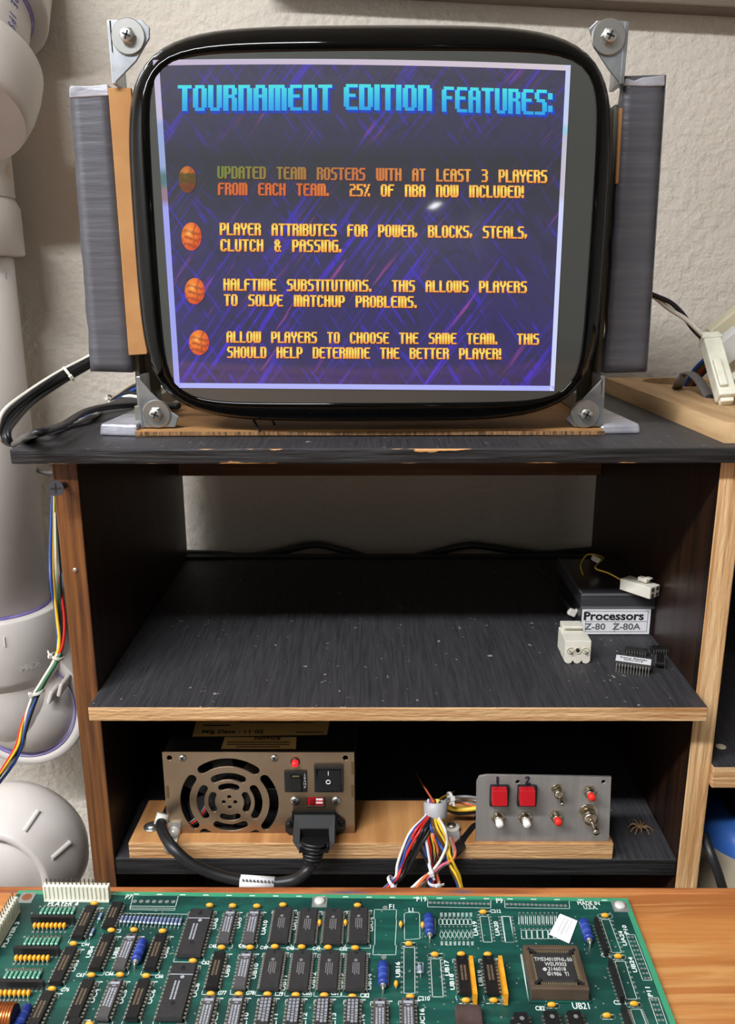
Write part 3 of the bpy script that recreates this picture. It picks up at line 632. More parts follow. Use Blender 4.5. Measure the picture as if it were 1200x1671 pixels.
# cardboard sheet under the monitor
cs = thing('cardboard_sheet', atz(600, 705, ZT), 'flattened brown cardboard under the monitor with silver taped ends', 'cardboard')
cf = [atz(162, 711, ZT), atz(1046, 708, ZT)]
k0 = atz(222, 713, ZT); k1 = atz(983, 709, ZT); yb = .94
MB().prism([V(k0.x, k0.y, ZT+.0003), V(k1.x, k1.y, ZT+.0003), V(k1.x-.002, yb, ZT+.0003), V(k0.x+.002, yb, ZT+.0003)], (0, 0, .0048)).build('sheet', [card], cs)
MB().bx(k0.x, k1.x, k0.y-.0006, k0.y+.0004, ZT+.0012, ZT+.0042).build('corrugation', cardedge, cs)
MB().hexa([cf[0]+V(0, 0, .0002), k0+V(.001, 0, .0002), V(k0.x, yb, ZT), V(k0.x-.02, yb, ZT), cf[0]+V(.001, .002, .010), k0+V(.001, .001, .010), V(k0.x, yb, ZT+.008), V(k0.x-.018, yb, ZT+.008)]).build('taped_end', tapeshiny, cs, .002)
MB().hexa([k1+V(-.001, 0, .0002), cf[1]+V(0, 0, .0002), V(k1.x+.02, yb, ZT), V(k1.x, yb, ZT), k1+V(-.001, .001, .0075), cf[1]+V(-.001, .002, .0085), V(k1.x+.018, yb, ZT+.008), V(k1.x, yb, ZT+.008)]).build('taped_end', tapeshiny, cs, .002)
o = MB().tube([atz(405, 690, ZT+.006)+V(0, 0, .012), atz(424, 703, ZT+.006)], .0011, 6).tube([atz(436, 688, ZT+.006)+V(0, 0, .012), atz(448, 693, ZT+.006)], .0011, 6).build('hanging_wire', WIRE['black'], mon)
# ------------------------------------------------------------------ plank with cable hole on the right
pkz = ZT + (at(1190, 693, .66).z - at(1190, 726, .66).z)
x0, x1 = .2633, .60; yk0, yk1 = .664, .975
hc = atz(1088, 622, pkz)
me = plate_mesh([(.2765, yk0), (x1, yk0), (x1, yk1), (x0, yk1)], [circ(hc.x+.012, hc.y-.005, .035, 36, 1.12)], pkz-ZT, .0004)
me.transform(Matrix.Translation((0, 0, (pkz-ZT)/2))); me.materials.clear(); me.materials.append(plank_m)
o = part('wooden_plank', me, None, (0, 0, ZT)); tag(o, 'pale wooden board with a round cable hole, lying on the cabinet top at right', 'board')
cw = thing('cable_connector', at(1172, 650, .79), 'off-white nylon connectors plugged together, with wires, on the pale wooden board', 'connector')
def orient(a_, b_, upv=Z_):
    d = (Vector(b_)-Vector(a_)).normalized(); s_ = d.cross(upv).normalized(); u_ = s_.cross(d); return Matrix((s_, d, u_)).transposed(), (Vector(b_)-Vector(a_)).length
a_, b_ = at(1157, 548, .80), at(1186, 650, .755); rt, ln = orient(a_, b_, -Y_)
nyl = M('nylon_translucent', (228, 226, 208), (210, 208, 188), (60, 60, 60), rough=.4)
hs = MB().box((a_+b_)/2, (.0158, ln, .0135), rt).box((a_+b_)/2+rt @ V(.003, .012, .008), (.007, ln*.42, .005), rt).box((a_+b_)/2+rt @ V(0, -ln*.42, .0), (.0180, .004, .0155), rt).box((a_+b_)/2+rt @ V(.0, ln*.5, -.002), (.0115, .008, .008), rt).build('connector_housing', nyl, cw, .0012)
a_, b_ = at(1160, 590, .83), at(1212, 548, .82); rt, ln = orient(a_, b_, -Y_)
MB().box((a_+b_)/2, (.022, ln, .018), rt).build('connector_housing', M('nylon_cloudy', (214, 214, 212), rough=.4), cw, .0012)
a_, b_ = at(1165, 552, .85), at(1215, 512, .845); rt, ln = orient(a_, b_, -Y_)
MB().box((a_+b_)/2, (.022, ln, .018), rt).box((a_+b_)/2+rt @ V(0, -ln*.5, 0), (.018, .008, .014), rt).build('connector_housing', creamplastic, cw, .0018)
a_, b_ = at(1185, 590, .845), at(1216, 620, .83); rt, ln = orient(a_, b_, -Y_)
MB().box((a_+b_)/2, (.018, ln, .016), rt).build('connector_housing', nyl, cw, .0012)
MB().tube([at(1040, 470, .80), at(1066, 481, .80), at(1095, 494, .80), at(1115, 513, .80), at(1130, 535, .80), at(1150, 556, .80)], .0022, 10).build('wire', WIRE['black'], cw)
MB().tube([at(1040, 472, .803), at(1066, 483, .803), at(1090, 502, .803), at(1118, 520, .798), at(1140, 540, .798), at(1155, 556, .80)], .0022, 10).build('wire', WIRE['white'], cw)
g = MB().tube([atz(1106, 640, ZT+.004)+V(0, .01, 0), at(1108, 628, .86), at(1116, 612, .855), at(1128, 610, .845), at(1142, 622, .83), at(1153, 640, .815), at(1160, 652, .805)], .0021, 14, flat=V(0, .5, .6)).build('flat_grey_cable', M('grey_sleeve', (104, 100, 98), rough=.5), cw)
MB().tube([at(1157, 648, .808), at(1165, 661, .80), at(1178, 664, .79), at(1190, 656, .785), at(1193, 642, .785)], .0042, 10).build('cable_end', blackrubber, cw)
for i, c in enumerate(['blue', 'green', 'red', 'black', 'black']): MB().tube([at(1117+3*i, 640, .90), at(1122+4*i, 622, .89), at(1135+5*i, 602, .875), at(1152+5*i, 585, .86), at(1166+4*i, 574, .845)], .0021, 8).build('wire', WIRE[c], cw)

# ------------------------------------------------------------------ things on the middle shelf
fY = atz(1003, 1036, ZS).y
b0, b1 = at(947, 1036, fY), at(1066, 1037, fY); zt_ = at(1000, 969, fY).z
bt = atz(905, 912, zt_); b0.z = b1.z = ZS
xx0, xx1 = b0.x, b1.x; bY = min(bt.y, YB-.02)
bxs = thing('parts_box', V((xx0+xx1)/2, (fY+bY)/2, ZS), 'black and clear plastic parts box labelled Processors on the shelf', 'box')
zl_ = at(1000, 992, fY).z
smoky = M('smoky_plastic', (58, 57, 60), rough=.18, spec=.6)
MB().bx(xx0, xx1, fY, bY, ZS, zl_).build('box_body', blackplastic, bxs, .001)
MB().bx(xx0-.0012, xx1+.0012, fY-.0005, bY, zl_, zt_).build('box_lid', smoky, bxs, .001)
clr = M('clear_plastic_rim', (96, 96, 98), rough=.2)
MB().bx(xx0-.0016, xx0+.0002, fY-.001, bY, zt_-.0008, zt_+.0006).bx(xx0-.0016, xx1+.0016, fY-.0015, fY, zt_-.0015, zt_+.0006).bx(xx0-.0012, xx1+.004, fY-.0016, fY-.0004, zl_-.0005, zl_+.0018).build('lid_rim', clr, bxs)
MB().box((xx1+.003, fY+.004, zl_+.006), (.007, .010, .012)).build('lid_clasp', clr, bxs, .002)
la, lb, lc, ld = at(951, 993, fY-.001), at(1063, 995, fY-.001), at(1061, 1035, fY-.001), at(952, 1036, fY-.001)
zla, zlc = la.z, ld.z+.0008; lx0, lx1 = la.x, lb.x
lab = MB().bx(lx0, lx1, fY-.0011, fY-.0004, zlc, zla).build('paper_label', paper, bxs)
W_ = lx1-lx0; H_ = zla-zlc
def lp(u, v): return V(lx0+W_*u, fY-.00135, zlc+H_*v)
def rule(m, u0, v0, u1, v1, t=.00035):
    p, q2 = lp(u0, v0), lp(u1, v1); m.bx(min(p.x, q2.x)-t/2, max(p.x, q2.x)+t/2, fY-.0013, fY-.0011, min(p.z, q2.z)-t/2, max(p.z, q2.z)+t/2)
m = MB()
for r_ in ((.06, .1, .06, .9), (.96, .1, .96, .9), (.06, .9, .96, .9), (.06, .5, .96, .5), (.06, .1, .96, .1), (.49, .1, .49, .5)): rule(m, *r_)
m.build('label_ruling', inkgrey, lab)
text('label_heading', 'Processors', .0118, lp(.46, .70), X_, Z_, inkblack, lab, bold=.0003, sx=1.12)
text('label_entry', 'Z-80', .0092, lp(.20, .29), X_, Z_, inkgrey, lab, bold=.0001, sx=1.12); text('label_entry', 'Z-80A', .0092, lp(.66, .29), X_, Z_, inkgrey, lab, bold=.0001, sx=1.12)
# small nylon connector lying on the box
cz = zt_+.0007
oc = atz(1044, 958, cz+.009)
k = thing('nylon_connector', V(oc.x, oc.y, cz), 'white nylon connector with a yellow wire lying on top of the parts box', 'connector')
rt = Matrix.Rotation(math.radians(-52), 3, 'Z')
e = rt @ V(1, 0, 0); e2 = rt @ V(0, 1, 0)
hk = MB().box(oc, (.034, .015, .0115), rt).box(oc+V(0, 0, .009)+e*(.004), (.010, .006, .004), rt).box(oc+V(0, 0, .0115)+e*.009, (.006, .006, .0015), rt).build('housing', whiteplastic, k, .001)
for sy in (-1, 1):
    for sz in (-1, 1):
        q = oc+e*.0172+e2*sy*.0036+V(0, 0, sz*.0029); MB().cyl(q-e*.002, q+e*.0002, .0022, 12).build('contact_socket', M('nylon_shadowed', (70, 66, 60)), k)
MB().tube([oc-e*.016, oc-e*.035+V(0, 0, .004), oc-e*.05+V(-.002, 0, .006), atz(985, 910, cz+.012), atz(960, 905, cz+.012), atz(948, 922, cz+.005), atz(952, 938, cz+.002)], .0008, 6).build('wire', WIRE['yellow'], k)
q = atz(973, 912, cz+.012); MB().box(q, (.009, .006, .006), Matrix.Rotation(.5, 3, 'Y')).build('crimp_splice', whiteplastic, k, .001)
# white 6 pin connector in front
fc = atz(942, 1083, ZS); wI = .0235
k = thing('nylon_connector', fc+V(0, .014, 0), 'white three hole nylon plug with a latch, standing on the shelf left of the label', 'connector')
c0 = fc+V(0, .0, 0); H1 = at(942, 1046, fc.y).z-ZS; D1 = .030
lob = []
for i in range(3):
    cx_ = (i-1)*wI/3
    for t in range(7): a_ = math.pi+math.pi*t/6; lob.append((cx_+wI/6.6*math.cos(a_), .0028+.0028*math.sin(a_)))
outl = [V(c0.x+x, c0.y, ZS+z) for x, z in lob] + [V(c0.x+wI/2, c0.y, ZS+H1), V(c0.x-wI/2, c0.y, ZS+H1)]
outl[0].x = c0.x-wI/2; outl[20].x = c0.x+wI/2
MB().prism(outl, (0, D1*.55, 0)).build('housing', whiteplastic, k, .0006)
MB().bx(c0.x-wI*.46, c0.x+wI*.46, c0.y+D1*.55, c0.y+D1*1.15, ZS+.001, ZS+H1*.97).build('housing_neck', whiteplastic, k, .0008)
MB().bx(c0.x-wI*.40, c0.x+wI*.42, c0.y+D1*.85, c0.y+D1*1.2, ZS+H1*.97, ZS+H1*1.22).bx(c0.x-wI*.38, c0.x+wI*.40, c0.y+D1*.72, c0.y+D1*.9, ZS+H1*1.12, ZS+H1*1.22).build('latch', whiteplastic, k, .0008)
for i in (-1, 0, 1):
    q = V(c0.x+i*wI*.29, c0.y, ZS+H1*.58)
    MB().lathe([(.0034, -.0004), (.0034, .0006), (.0026, .0006), (.0026, -.0004)], q, -Y_, 16).build('contact_socket', M('nylon_inner', (196, 188, 160), rough=.5), k)
    if i: MB().cyl(q+V(0, 0, -.0005), q-V(0, .003, .0005), .0011, 10).ball(q-V(0, .003, .0005), .0012).build('contact_pin', zinc, k)
    else: MB().cyl(q, q-V(0, .0005, 0), .0018, 12).build('socket_hole', dark, k)
# white clip on a black lead beside the box
q = atz(934, 999, ZS+.016)
k = thing('cable_clip', V(q.x, q.y, ZS), 'small white clip on a black lead beside the left side of the parts box', 'clip')
MB().box(q, (.008, .006, .007), Matrix.Rotation(.4, 3, 'Y')).box(q+V(.006, 0, .002), (.006, .005, .004), Matrix.Rotation(-.5, 3, 'Y')).build('clip_body', tie_m, k, .001)
MB().tube([q+V(.004, 0, -.004), q+V(.008, .002, -.012), V(q.x+.009, q.y+.003, ZS+.0024)], .002, 8).tube([q+V(-.002, 0, .004), atz(918, 975, ZS+.02), atz(905, 952, ZS+.02), atz(880, 930, ZS+.003)], .0018, 8).build('lead', blackrubber, k)
# loose chips
chipm = M('chip_epoxy', (44, 43, 43), (38, 37, 37), (400, 400, 400), rough=.5); chipblack = M('chip_epoxy_black', (20, 20, 20), rough=.4); pinm = M('tinned_pin', (186, 182, 170), rough=.35, metal=.8); pindark = M('tarnished_pin', (120, 116, 108), rough=.45, metal=.7)
def dip(n, L_, W_2, H=.0034, stand=.004, bm=chipm, pm=pinm, notch=True, name=''):
    """dual in line chip in local axes: long axis x, base of the pins at z = 0"""
    b_ = MB(); t = .0005; z0 = stand-.001
    hw = W_2/2; hl = L_/2; zz = [(z0, t), (z0+H*.5, 0), (z0+H, t)]
    for i in range(2):
        (za, ia), (zb, ib) = zz[i], zz[i+1]
        b_.hexa([V(-hl+ia, -hw+ia, za), V(hl-ia, -hw+ia, za), V(hl-ia, hw-ia, za), V(-hl+ia, hw-ia, za), V(-hl+ib, -hw+ib, zb), V(hl-ib, -hw+ib, zb), V(hl-ib, hw-ib, zb), V(-hl+ib, hw-ib, zb)])
    body = b_.mesh('chip_body', bm)
    p = MB(); pitch = (L_-.0022)/(n/2-.2); zc = z0+H*.45
    for s_ in (-1, 1):
        for i in range(n//2):
            x = (i-(n/2-1)/2)*pitch; y = s_*(hw+.0006)
            p.box((x, s_*(hw+.0001), zc), (.0013, .0016, .0003)).box((x, y+s_*.0004, zc-.0008), (.0013, .0003, .0018)).box((x, y+s_*.0004, (zc-.0016)/2), (.00055, .0003, zc-.0016))
    return body, p.mesh('chip_pins', pm), z0+H
def place_dip(name, meshes, loc, rz, label, group=None, tilt=0, cat='chip'):
    o = part(name, meshes[0], None, loc, rz); tag(o, label, cat, group); o.rotation_euler = (tilt, 0, rz); part('chip_pins', meshes[1], o); return o
d24 = dip(24, .0315, .0135, .0040, .0075, chipm, pinm); d14 = dip(16, .0205, .0066, .0036, .0050, chipblack, pindark)
pa, pb = atz(1001, 1096, ZS+.0), atz(1063, 1105, ZS)
ang = math.atan2(pb.y-pa.y, pb.x-pa.x)
mid = (pa+pb)/2 + V(-math.sin(ang), math.cos(ang), 0)*.0075
ch = place_dip('labelled_chip', d24, mid, ang, 'chip with a white paper label on top, pins down on the shelf', 'chips lying on the shelf')
me = MB().bx(-.0150, .0150, -.0062, .0062, d24[2], d24[2]+.0002).mesh('paper_label', paper); lb_ = part('paper_label', me, ch)
for s_, oy in (('Astro Blaster', .0022), ('CPU-019', -.0022)):
    me = text_mesh(s_, .0044, 'CENTER', .00005); me.transform(Matrix.Translation((0, oy, d24[2]+.0003))); me.materials.clear(); me.materials.append(inkblack); part('label_lettering', me, lb_)
q = atz(1038, 1070, ZS); c1_ = place_dip('loose_chip', d14, (q.x, q.y, ZS), ang+.02, 'black chip lying directly behind the white labelled chip', 'chips lying on the shelf')
q = atz(1079, 1070, ZS); c2_ = place_dip('loose_chip', d14, (q.x+.001, q.y+.004, ZS), .03, 'black chip farthest right and back of the loose chips on the shelf', 'chips lying on the shelf')
q = atz(1077, 1086, ZS); c3_ = place_dip('loose_chip', d14, (q.x, q.y, ZS), 1.25, 'black chip lying crosswise at the right end of the white labelled chip', 'chips lying on the shelf')
# cable along the wall
o = MB().tube([at(270, 903, 1.042), at(312, 903, 1.042), at(360, 905, 1.042), at(405, 908, 1.042), at(450, 902, 1.042), at(512, 889, 1.042), at(560, 898, 1.042), at(600, 909, 1.042), at(650, 912, 1.042), at(700, 904, 1.042), at(765, 890, 1.042), at(820, 896, 1.042), at(880, 904, 1.042), at(940, 900, 1.042), at(990, 895, 1.042)], .0046, 10).build('wall_cable', blackrubber)
tag(o, 'thick black cable waving along the wall behind the middle shelf', 'cable')

# ------------------------------------------------------------------ lower shelf: plywood base, power supply, control panel
bf = atz(600, 1403, ZL); byk = YF+.008
pl0, pl1 = atz(211, 1402, ZL), atz(1000, 1402, ZL); yA = (pl0.y+pl1.y)/2
zP = at(600, 1376, yA).z
yB2 = min(atz(240, 1305, zP).y, YB-.03)
plk = MB().hexa([V(pl0.x, yA, ZL), V(pl1.x, yA, ZL), V(pl1.x, yB2, ZL), V(pl0.x+.002, yB2, ZL), V(pl0.x, yA, zP), V(pl1.x, yA, zP), V(pl1.x, yB2, zP), V(pl0.x+.002, yB2, zP)])
plk.mi = [0, 0, 1, 1, 0, 1]
plk = plk.build('plywood_board', [ply_face, ply_h], None, .0012); tag(plk, 'raw plywood base carrying the power supply and the control panel', 'board')
# power supply
yp = .676
q0, q1, q2, q3 = at(265, 1228, yp), at(578, 1226, yp), at(579, 1377, yp), at(277, 1379, yp)
px0, px1 = (q0.x+q3.x)/2, (q1.x+q2.x)/2; pz0, pz1 = zP, (q0.z+q1.z)/2; PW, PH = px1-px0, pz1-pz0
psu = thing('power_supply', V((px0+px1)/2, yp+.07, zP), 'bare steel computer power supply with a round fan grille on plywood base', 'power supply')
pxc, pzc = (px0+px1)/2, (pz0+pz1)/2
def pf(px, py): p = at(px, py, yp); return (p.x-pxc, p.z-pzc)
fcx, fcz = pf(375, 1308); fr_ = (pf(455, 1308)[0]-pf(297, 1308)[0])/2
slots = []
k_ = fr_
for a0, a1 in ((53, 125), (-38, 36), (144, 216), (233, 304)): slots.append(arcslot(fcx, fcz, k_*.92, k_*.10, a0, a1))
for a0, a1 in ((62, 118), (-32, 32), (148, 212), (242, 298)): slots.append(arcslot(fcx, fcz, k_*.60, k_*.085, a0, a1))
for a0, a1 in ((66, 114), (-27, 27), (153, 207), (246, 294)): slots.append(arcslot(fcx, fcz, k_*.37, k_*.075, a0, a1, 10))
for a_ in (0, 90, 180, 270): slots.append(circ(fcx+k_*.12*math.cos(math.radians(a_)), fcz+k_*.12*math.sin(math.radians(a_)), k_*.048))
for h_ in ((277, 1236), (564, 1236)): slots.append(circ(*pf(*h_), .0026))
plate('front_panel', [(-PW/2, -PH/2), (PW/2, -PH/2), (PW/2, PH/2), (-PW/2, PH/2)], slots, .0012, (pxc, yp, pzc), X_, Z_, psu_m, psu, .0003)
PD = .145
MB().bx(px0, px0+.001, yp, yp+PD, pz0, pz1).bx(px1-.001, px1, yp, yp+PD, pz0, pz1).bx(px0, px1, yp, yp+PD, pz1-.001, pz1).bx(px0, px1, yp, yp+PD, pz0, pz0+.001).bx(px0, px1, yp+PD-.001, yp+PD, pz0, pz1).build('case', M('psu_case', (70, 66, 62), rough=.4, metal=.8), psu)
MB().lathe([(fr_*1.04, .004), (fr_*1.04, .020)], V(pxc+fcx, yp, pzc+fcz), Y_, 36, cap=False).lathe([(fr_*.4, .006), (fr_*.4, .02), (.0001, .02)], V(pxc+fcx, yp, pzc+fcz), Y_, 24).build('fan_housing', blackplastic, psu)
m = MB()
for i in range(7):
    a_ = 2*math.pi*i/7; c_2 = V(pxc+fcx+fr_*.7*math.cos(a_), yp+.012, pzc+fcz+fr_*.7*math.sin(a_)); m.box(c_2, (fr_*.62, .001, fr_*.42), Matrix.Rotation(-a_, 3, 'Y') @ Matrix.Rotation(.5, 3, 'X'))
m.build('fan_blades', blackplastic, psu)
for i, c in enumerate(('grey', 'red', 'black')): MB().tube([at(305+3*i, 1346+2*i, yp+.004), at(325+3*i, 1330+2*i, yp+.003), at(338+3*i, 1310, yp+.005)], .0008, 6).build('fan_wire', WIRE[c], psu)
def screw(px, py, Y, r, parent, mat=zinc):
    w = at(px, py, Y); s1 = MB().lathe([(r, 0), (r*.95, r*.3), (r*.6, r*.5), (.0001, r*.55)], w, -Y_, 20).build('screw', mat, parent)
    rt = Matrix.Rotation(.6, 3, 'Y'); c = w-V(0, r*.52, 0); MB().box(c, (r*1.2, .0005, r*.25), rt).box(c, (r*.25, .0005, r*1.2), rt).build('screw_slot', dark, s1)
FY_ = yp-.0009
for p in ((298, 1237), (448, 1237), (307, 1368), (452, 1368)): screw(*p, FY_, .0034, psu)
for p in ((481, 1306), (549, 1306)): screw(*p, FY_, .0042, psu)
w = at(482, 1243, FY_); MB().lathe([(.0042, 0), (.0042, .0012), (.0032, .0012)], w, -Y_, 20).build('led_bezel', blackplastic, psu)
MB().lathe([(.0031, 0), (.0031, .004), (.0022, .0058), (.0001, .0064)], w, -Y_, 20).build('indicator_light', M('led_red', (200, 20, 24), rough=.2, emit=(255, 36, 40), es=1.0), psu)
def rectpx(x0, y0, x1, y1, Y, dep, name, mat, parent, bev=.0006):
    a_, b_ = at(x0, y0, Y), at(x1, y1, Y); return MB().bx(a_.x, b_.x, Y-dep, Y, b_.z, a_.z).build(name, mat, parent, bev)
def ringpx(x0, y0, x1, y1, Y, dep, t, name, mat, parent):
    a_, b_ = at(x0, y0, Y), at(x1, y1, Y)
    return MB().bx(a_.x, b_.x, Y-dep, Y, a_.z-t, a_.z).bx(a_.x, b_.x, Y-dep, Y, b_.z, b_.z+t).bx(a_.x, a_.x+t, Y-dep, Y, b_.z+t, a_.z-t).bx(b_.x-t, b_.x, Y-dep, Y, b_.z+t, a_.z-t).build(name, mat, parent, .0004)
fh = rectpx(464, 1257, 502, 1291, FY_, .002, 'fuse_holder', blackplastic, psu)
rectpx(472, 1265, 494, 1289, FY_-.002, .004, 'fuse_cap', M('fuse_black', (14, 14, 14), rough=.3), fh, .0012); 
q = at(483, 1267, FY_-.007); MB().box(q, (.006, .0006, .0012)).build('fuse_slot', M('fuse_slot', (90, 90, 60)), fh)
for i, chx in enumerate('10AMP'): text('fuse_lettering', chx, .0035, at(497.5, 1265+5*i, FY_-.0023), X_, Z_, paper, fh)
sw = ringpx(513, 1248, 561, 1289, FY_, .004, .0022, 'rocker_switch', blackplastic, psu)
a_, b_ = at(517, 1251, FY_), at(557, 1286, FY_)
MB().hexa([V(a_.x, FY_-.006, b_.z), V(b_.x, FY_-.006, b_.z), V(b_.x, FY_, b_.z), V(a_.x, FY_, b_.z), V(a_.x, FY_-.0015, a_.z), V(b_.x, FY_-.0015, a_.z), V(b_.x, FY_, a_.z), V(a_.x, FY_, a_.z)]).build('rocker', M('rocker_black', (22, 22, 23), rough=.3), sw, .0008)
q = at(536, 1262, FY_-.0028); MB().box(q, (.0006, .0006, .004)).build('on_mark', paper, sw)
q = at(536, 1276, FY_-.0051); MB().lathe([(.0022, 0), (.0022, .0006), (.0015, .0006), (.0015, 0)], q, -Y_, 20, cap=False).build('off_mark', paper, sw)
vs_ = ringpx(500, 1299, 530, 1315, FY_, .0012, .0008, 'voltage_selector', psu_m, psu)
rectpx(502, 1301, 528, 1313, FY_, .0008, 'selector_slider', redplastic, vs_, .0003); rectpx(505, 1302.5, 513, 1312, FY_-.0008, .001, 'selector_knob', M('red_dark', (120, 10, 20)), vs_, .0003)
rectpx(516, 1303, 527, 1306, FY_-.0008, .0002, 'selector_mark', paper, vs_, 0); rectpx(516, 1308.5, 527, 1311, FY_-.0008, .0002, 'selector_mark', paper, vs_, 0)
# inlet flange
fl = [at(x, y, FY_) for x, y in ((466, 1342), (484, 1324), (545, 1324), (564, 1340), (564, 1352), (549, 1362), (478, 1364), (466, 1354))]
inl = MB().prism(fl[::-1], (0, -.003, 0)).build('power_inlet', blackplastic, psu, .0008)
for p in ((472, 1346), (557, 1344)): screw(*p, FY_-.003, .003, psu, M('black_screw', (40, 40, 42), metal=.8, rough=.4))
# little slots of the case sides, labels on its top
for (x, y0, y1) in ((273, 1282, 1302), (575.5, 1243, 1264), (575.5, 1281, 1300)):
    a_, b_ = at(x, y0, FY_), at(x, y1, FY_); MB().bx(a_.x-.0012, a_.x+.0012, FY_-.0003, FY_, b_.z, a_.z).build('case_slot', M('slot_brass', (120, 96, 64), rough=.4, metal=.7), psu)
def toplabel(c4, lines):
    P4 = [atz(x, y, pz1+.0003) for x, y in c4]; pm_ = MB().prism(P4[::-1], (0, 0, .0002)).build('paper_label', paperdim, psu)
    u_ = (P4[1]-P4[0]); vv = (P4[3]-P4[0])
    for u, v, w_, s_, body in lines:
        if body: text('label_lettering', body, s_, P4[0]+u_*u+vv*v+V(0, 0, .0004), u_, -vv, inkblack, pm_, 'LEFT', .00012)
        else: c = P4[0]+u_*(u+w_/2)+vv*v+V(0, 0, .0003); MB().box(c, (u_.length*w_, s_, .0001)).build('label_smallprint', inkblack, pm_)
toplabel([(322, 1170), (540, 1170), (534, 1199), (314, 1202)], [(.06, .78, 0, .0085, 'Mfg Date : 11 02'), (.06, .45, .2, .0022, ''), (.32, .15, .6, .0015, ''), (.32, .30, .55, .0015, ''), (.74, .8, .2, .0015, '')])
toplabel([(367, 1203), (484, 1203), (483, 1222), (361, 1222)], [(.42, .16, 0, .0065, 'NOTICE'), (.06, .45, .86, .0014, ''), (.06, .65, .86, .0014, ''), (.2, .85, .6, .0014, '')])
# mounting bracket of the power supply and screws in the plywood
bk = MB().prism([at(275, 1340, yp-.001), at(296, 1340, yp-.001), at(295, 1381, yp-.001), at(276, 1381, yp-.001)], (0, -.0016, 0))
a_ = at(276, 1380, yp-.001); b_ = at(296, 1380, yp-.001); bk.bx(a_.x, b_.x, yA-.0015, yp-.001, zP, zP+.0014).bx(a_.x, b_.x, yA-.003, yA-.0014, zP-.008, zP+.0014)
bk = bk.build('mounting_bracket', zinc, psu, .0003)
q = at(284, 1357, yp-.0026); MB().lathe([(.0058, 0), (.0058, .0012), (.005, .0024), (.0048, .004), (.002, .006), (.0001, .0062)], q, -Y_, 20).build('bracket_screw', M('screw_pale', (214, 212, 206), rough=.35, metal=.3), bk)
q = V((a_.x+b_.x)/2, yA-.003, zP-.004); MB().lathe([(.0035, 0), (.003, .0014), (.0001, .002)], q, -Y_, 16).build('bracket_screw', zinc, bk)
def pscrew(px, py, r, label):
    q = atz(px, py, zP); t = thing('wood_screw', q, label, 'screw')
    MB().lathe([(r*1.5, 0), (r*1.5, .0012), (r*1.0, .0014)], q, Z_, 24).build('washer', zinc, t); MB().lathe([(r, .0012), (r*.95, .0026), (r*.6, .0036), (.0001, .0038)], q, Z_, 20).build('screw_head', zinc, t)
pscrew(248, 1350, .0050, 'screw with washer in the plywood left of the power supply')
# power plug and cord
pg = thing('mains_cable', at(515, 1400, .64), 'black mains plug and cord in the power supply, white tag on the cord', 'cord')
a_ = at(512, 1338, FY_-.003)
def sec(c, w, h_, d1, d2): return [c-d1*w-d2*h_, c+d1*w-d2*h_, c+d1*w+d2*h_, c-d1*w+d2*h_]
secs = [(at(513, 1340, FY_-.002), .0195, .0115, 'y'), (at(513, 1342, FY_-.012), .0195, .0115, 'y'), (at(513, 1352, FY_-.020), .0185, .012, 'm'), (at(513, 1372, FY_-.027), .0125, .010, 'm'), (at(513, 1380, FY_-.029), .0125, .010, 'z')]
m = MB(); R4 = []
for c, w_, h_, d in secs:
    d2 = Z_ if d == 'y' else V(0, -.7, -.7)*-1 if d == 'm' else Y_
    R4 += sec(c, w_, h_, X_, d2)
m.add(R4, [(4*i+k, 4*i+(k+1) % 4, 4*i+4+(k+1) % 4, 4*i+4+k) for i in range(len(secs)-1) for k in range(4)] + [(3, 2, 1, 0), (16, 17, 18, 19)])
m.build('plug_body', M('plug_black', (15, 15, 15), rough=.55, spec=.3), pg, .0022, 3)
a_, b_ = at(513, 1372, FY_-.027), at(509, 1410, FY_-.033)
m = MB()
for i in range(6): t = i/6; m.lathe([(.0118-.005*t, 0), (.0118-.005*t, (b_-a_).length/8), (.0095-.005*t, (b_-a_).length/7.5), (.0095-.005*t, (b_-a_).length/6)], a_+(b_-a_)*t, b_-a_, 20)
m.build('strain_relief', blackrubber, pg)
yc = .632
cordpts = [b_, at(502, 1420, yc), at(480, 1436, yc), at(440, 1441, yc), at(400, 1438, yc), at(350, 1426, yc), at(310, 1408, yc), at(283, 1384, yc+.005), at(268, 1362, .653), at(263, 1344, .668), at(272, 1330, .69), at(277, 1318, .72)]
MB().tube(cordpts, .0048, 14).build('cord', blackrubber, pg)
MB().cyl(at(392, 1437.4, yc), at(448, 1441, yc), .0053, 16).build('cord_tag', paper, pg)
tg = at(420, 1437, yc-.0054)
for i in range(9): q = at(397+i*6, 1436.5+i*.35, yc-.0052); MB().box(q, (.0016, .0004, .0024)).build('tag_print', inkgrey, pg)
q = at(264, 1337, .674); MB().lathe([(.0058, -.005), (.0058, .005)], q, V(.25, .5, .8), 20).build('cord_clamp', tie_m, pg)
# control panel
yc2 = atz(890, 1366, zP).y; yc2 = yA+.004
q0, q1, q2, q3 = at(778, 1265, yc2), at(997, 1267, yc2), at(994, 1365, yc2), at(777, 1365, yc2)
cx_, cz_ = (q0.x+q1.x+q2.x+q3.x)/4, (q0.z+q1.z+zP+zP)/4
cp = thing('control_panel', V(cx_, yc2, zP), 'grey metal panel with coloured push buttons and toggle switches on plywood base', 'panel')
def cf_(px, py): p = at(px, py, yc2); return (p.x-cx_, p.z-cz_)
o_ = [cf_(777, 1365), cf_(994, 1365), cf_(997, 1267), cf_(795, 1264), cf_(783, 1266), cf_(778.5, 1274)]
o_[0] = (o_[0][0], zP-cz_); o_[1] = (o_[1][0], zP-cz_)
plate('panel_plate', o_, [circ(*cf_(845, 1275), .0022), circ(*cf_(985, 1275), .0022)], .0016, (cx_, yc2, cz_), X_, Z_, panel_m, cp, .0003)
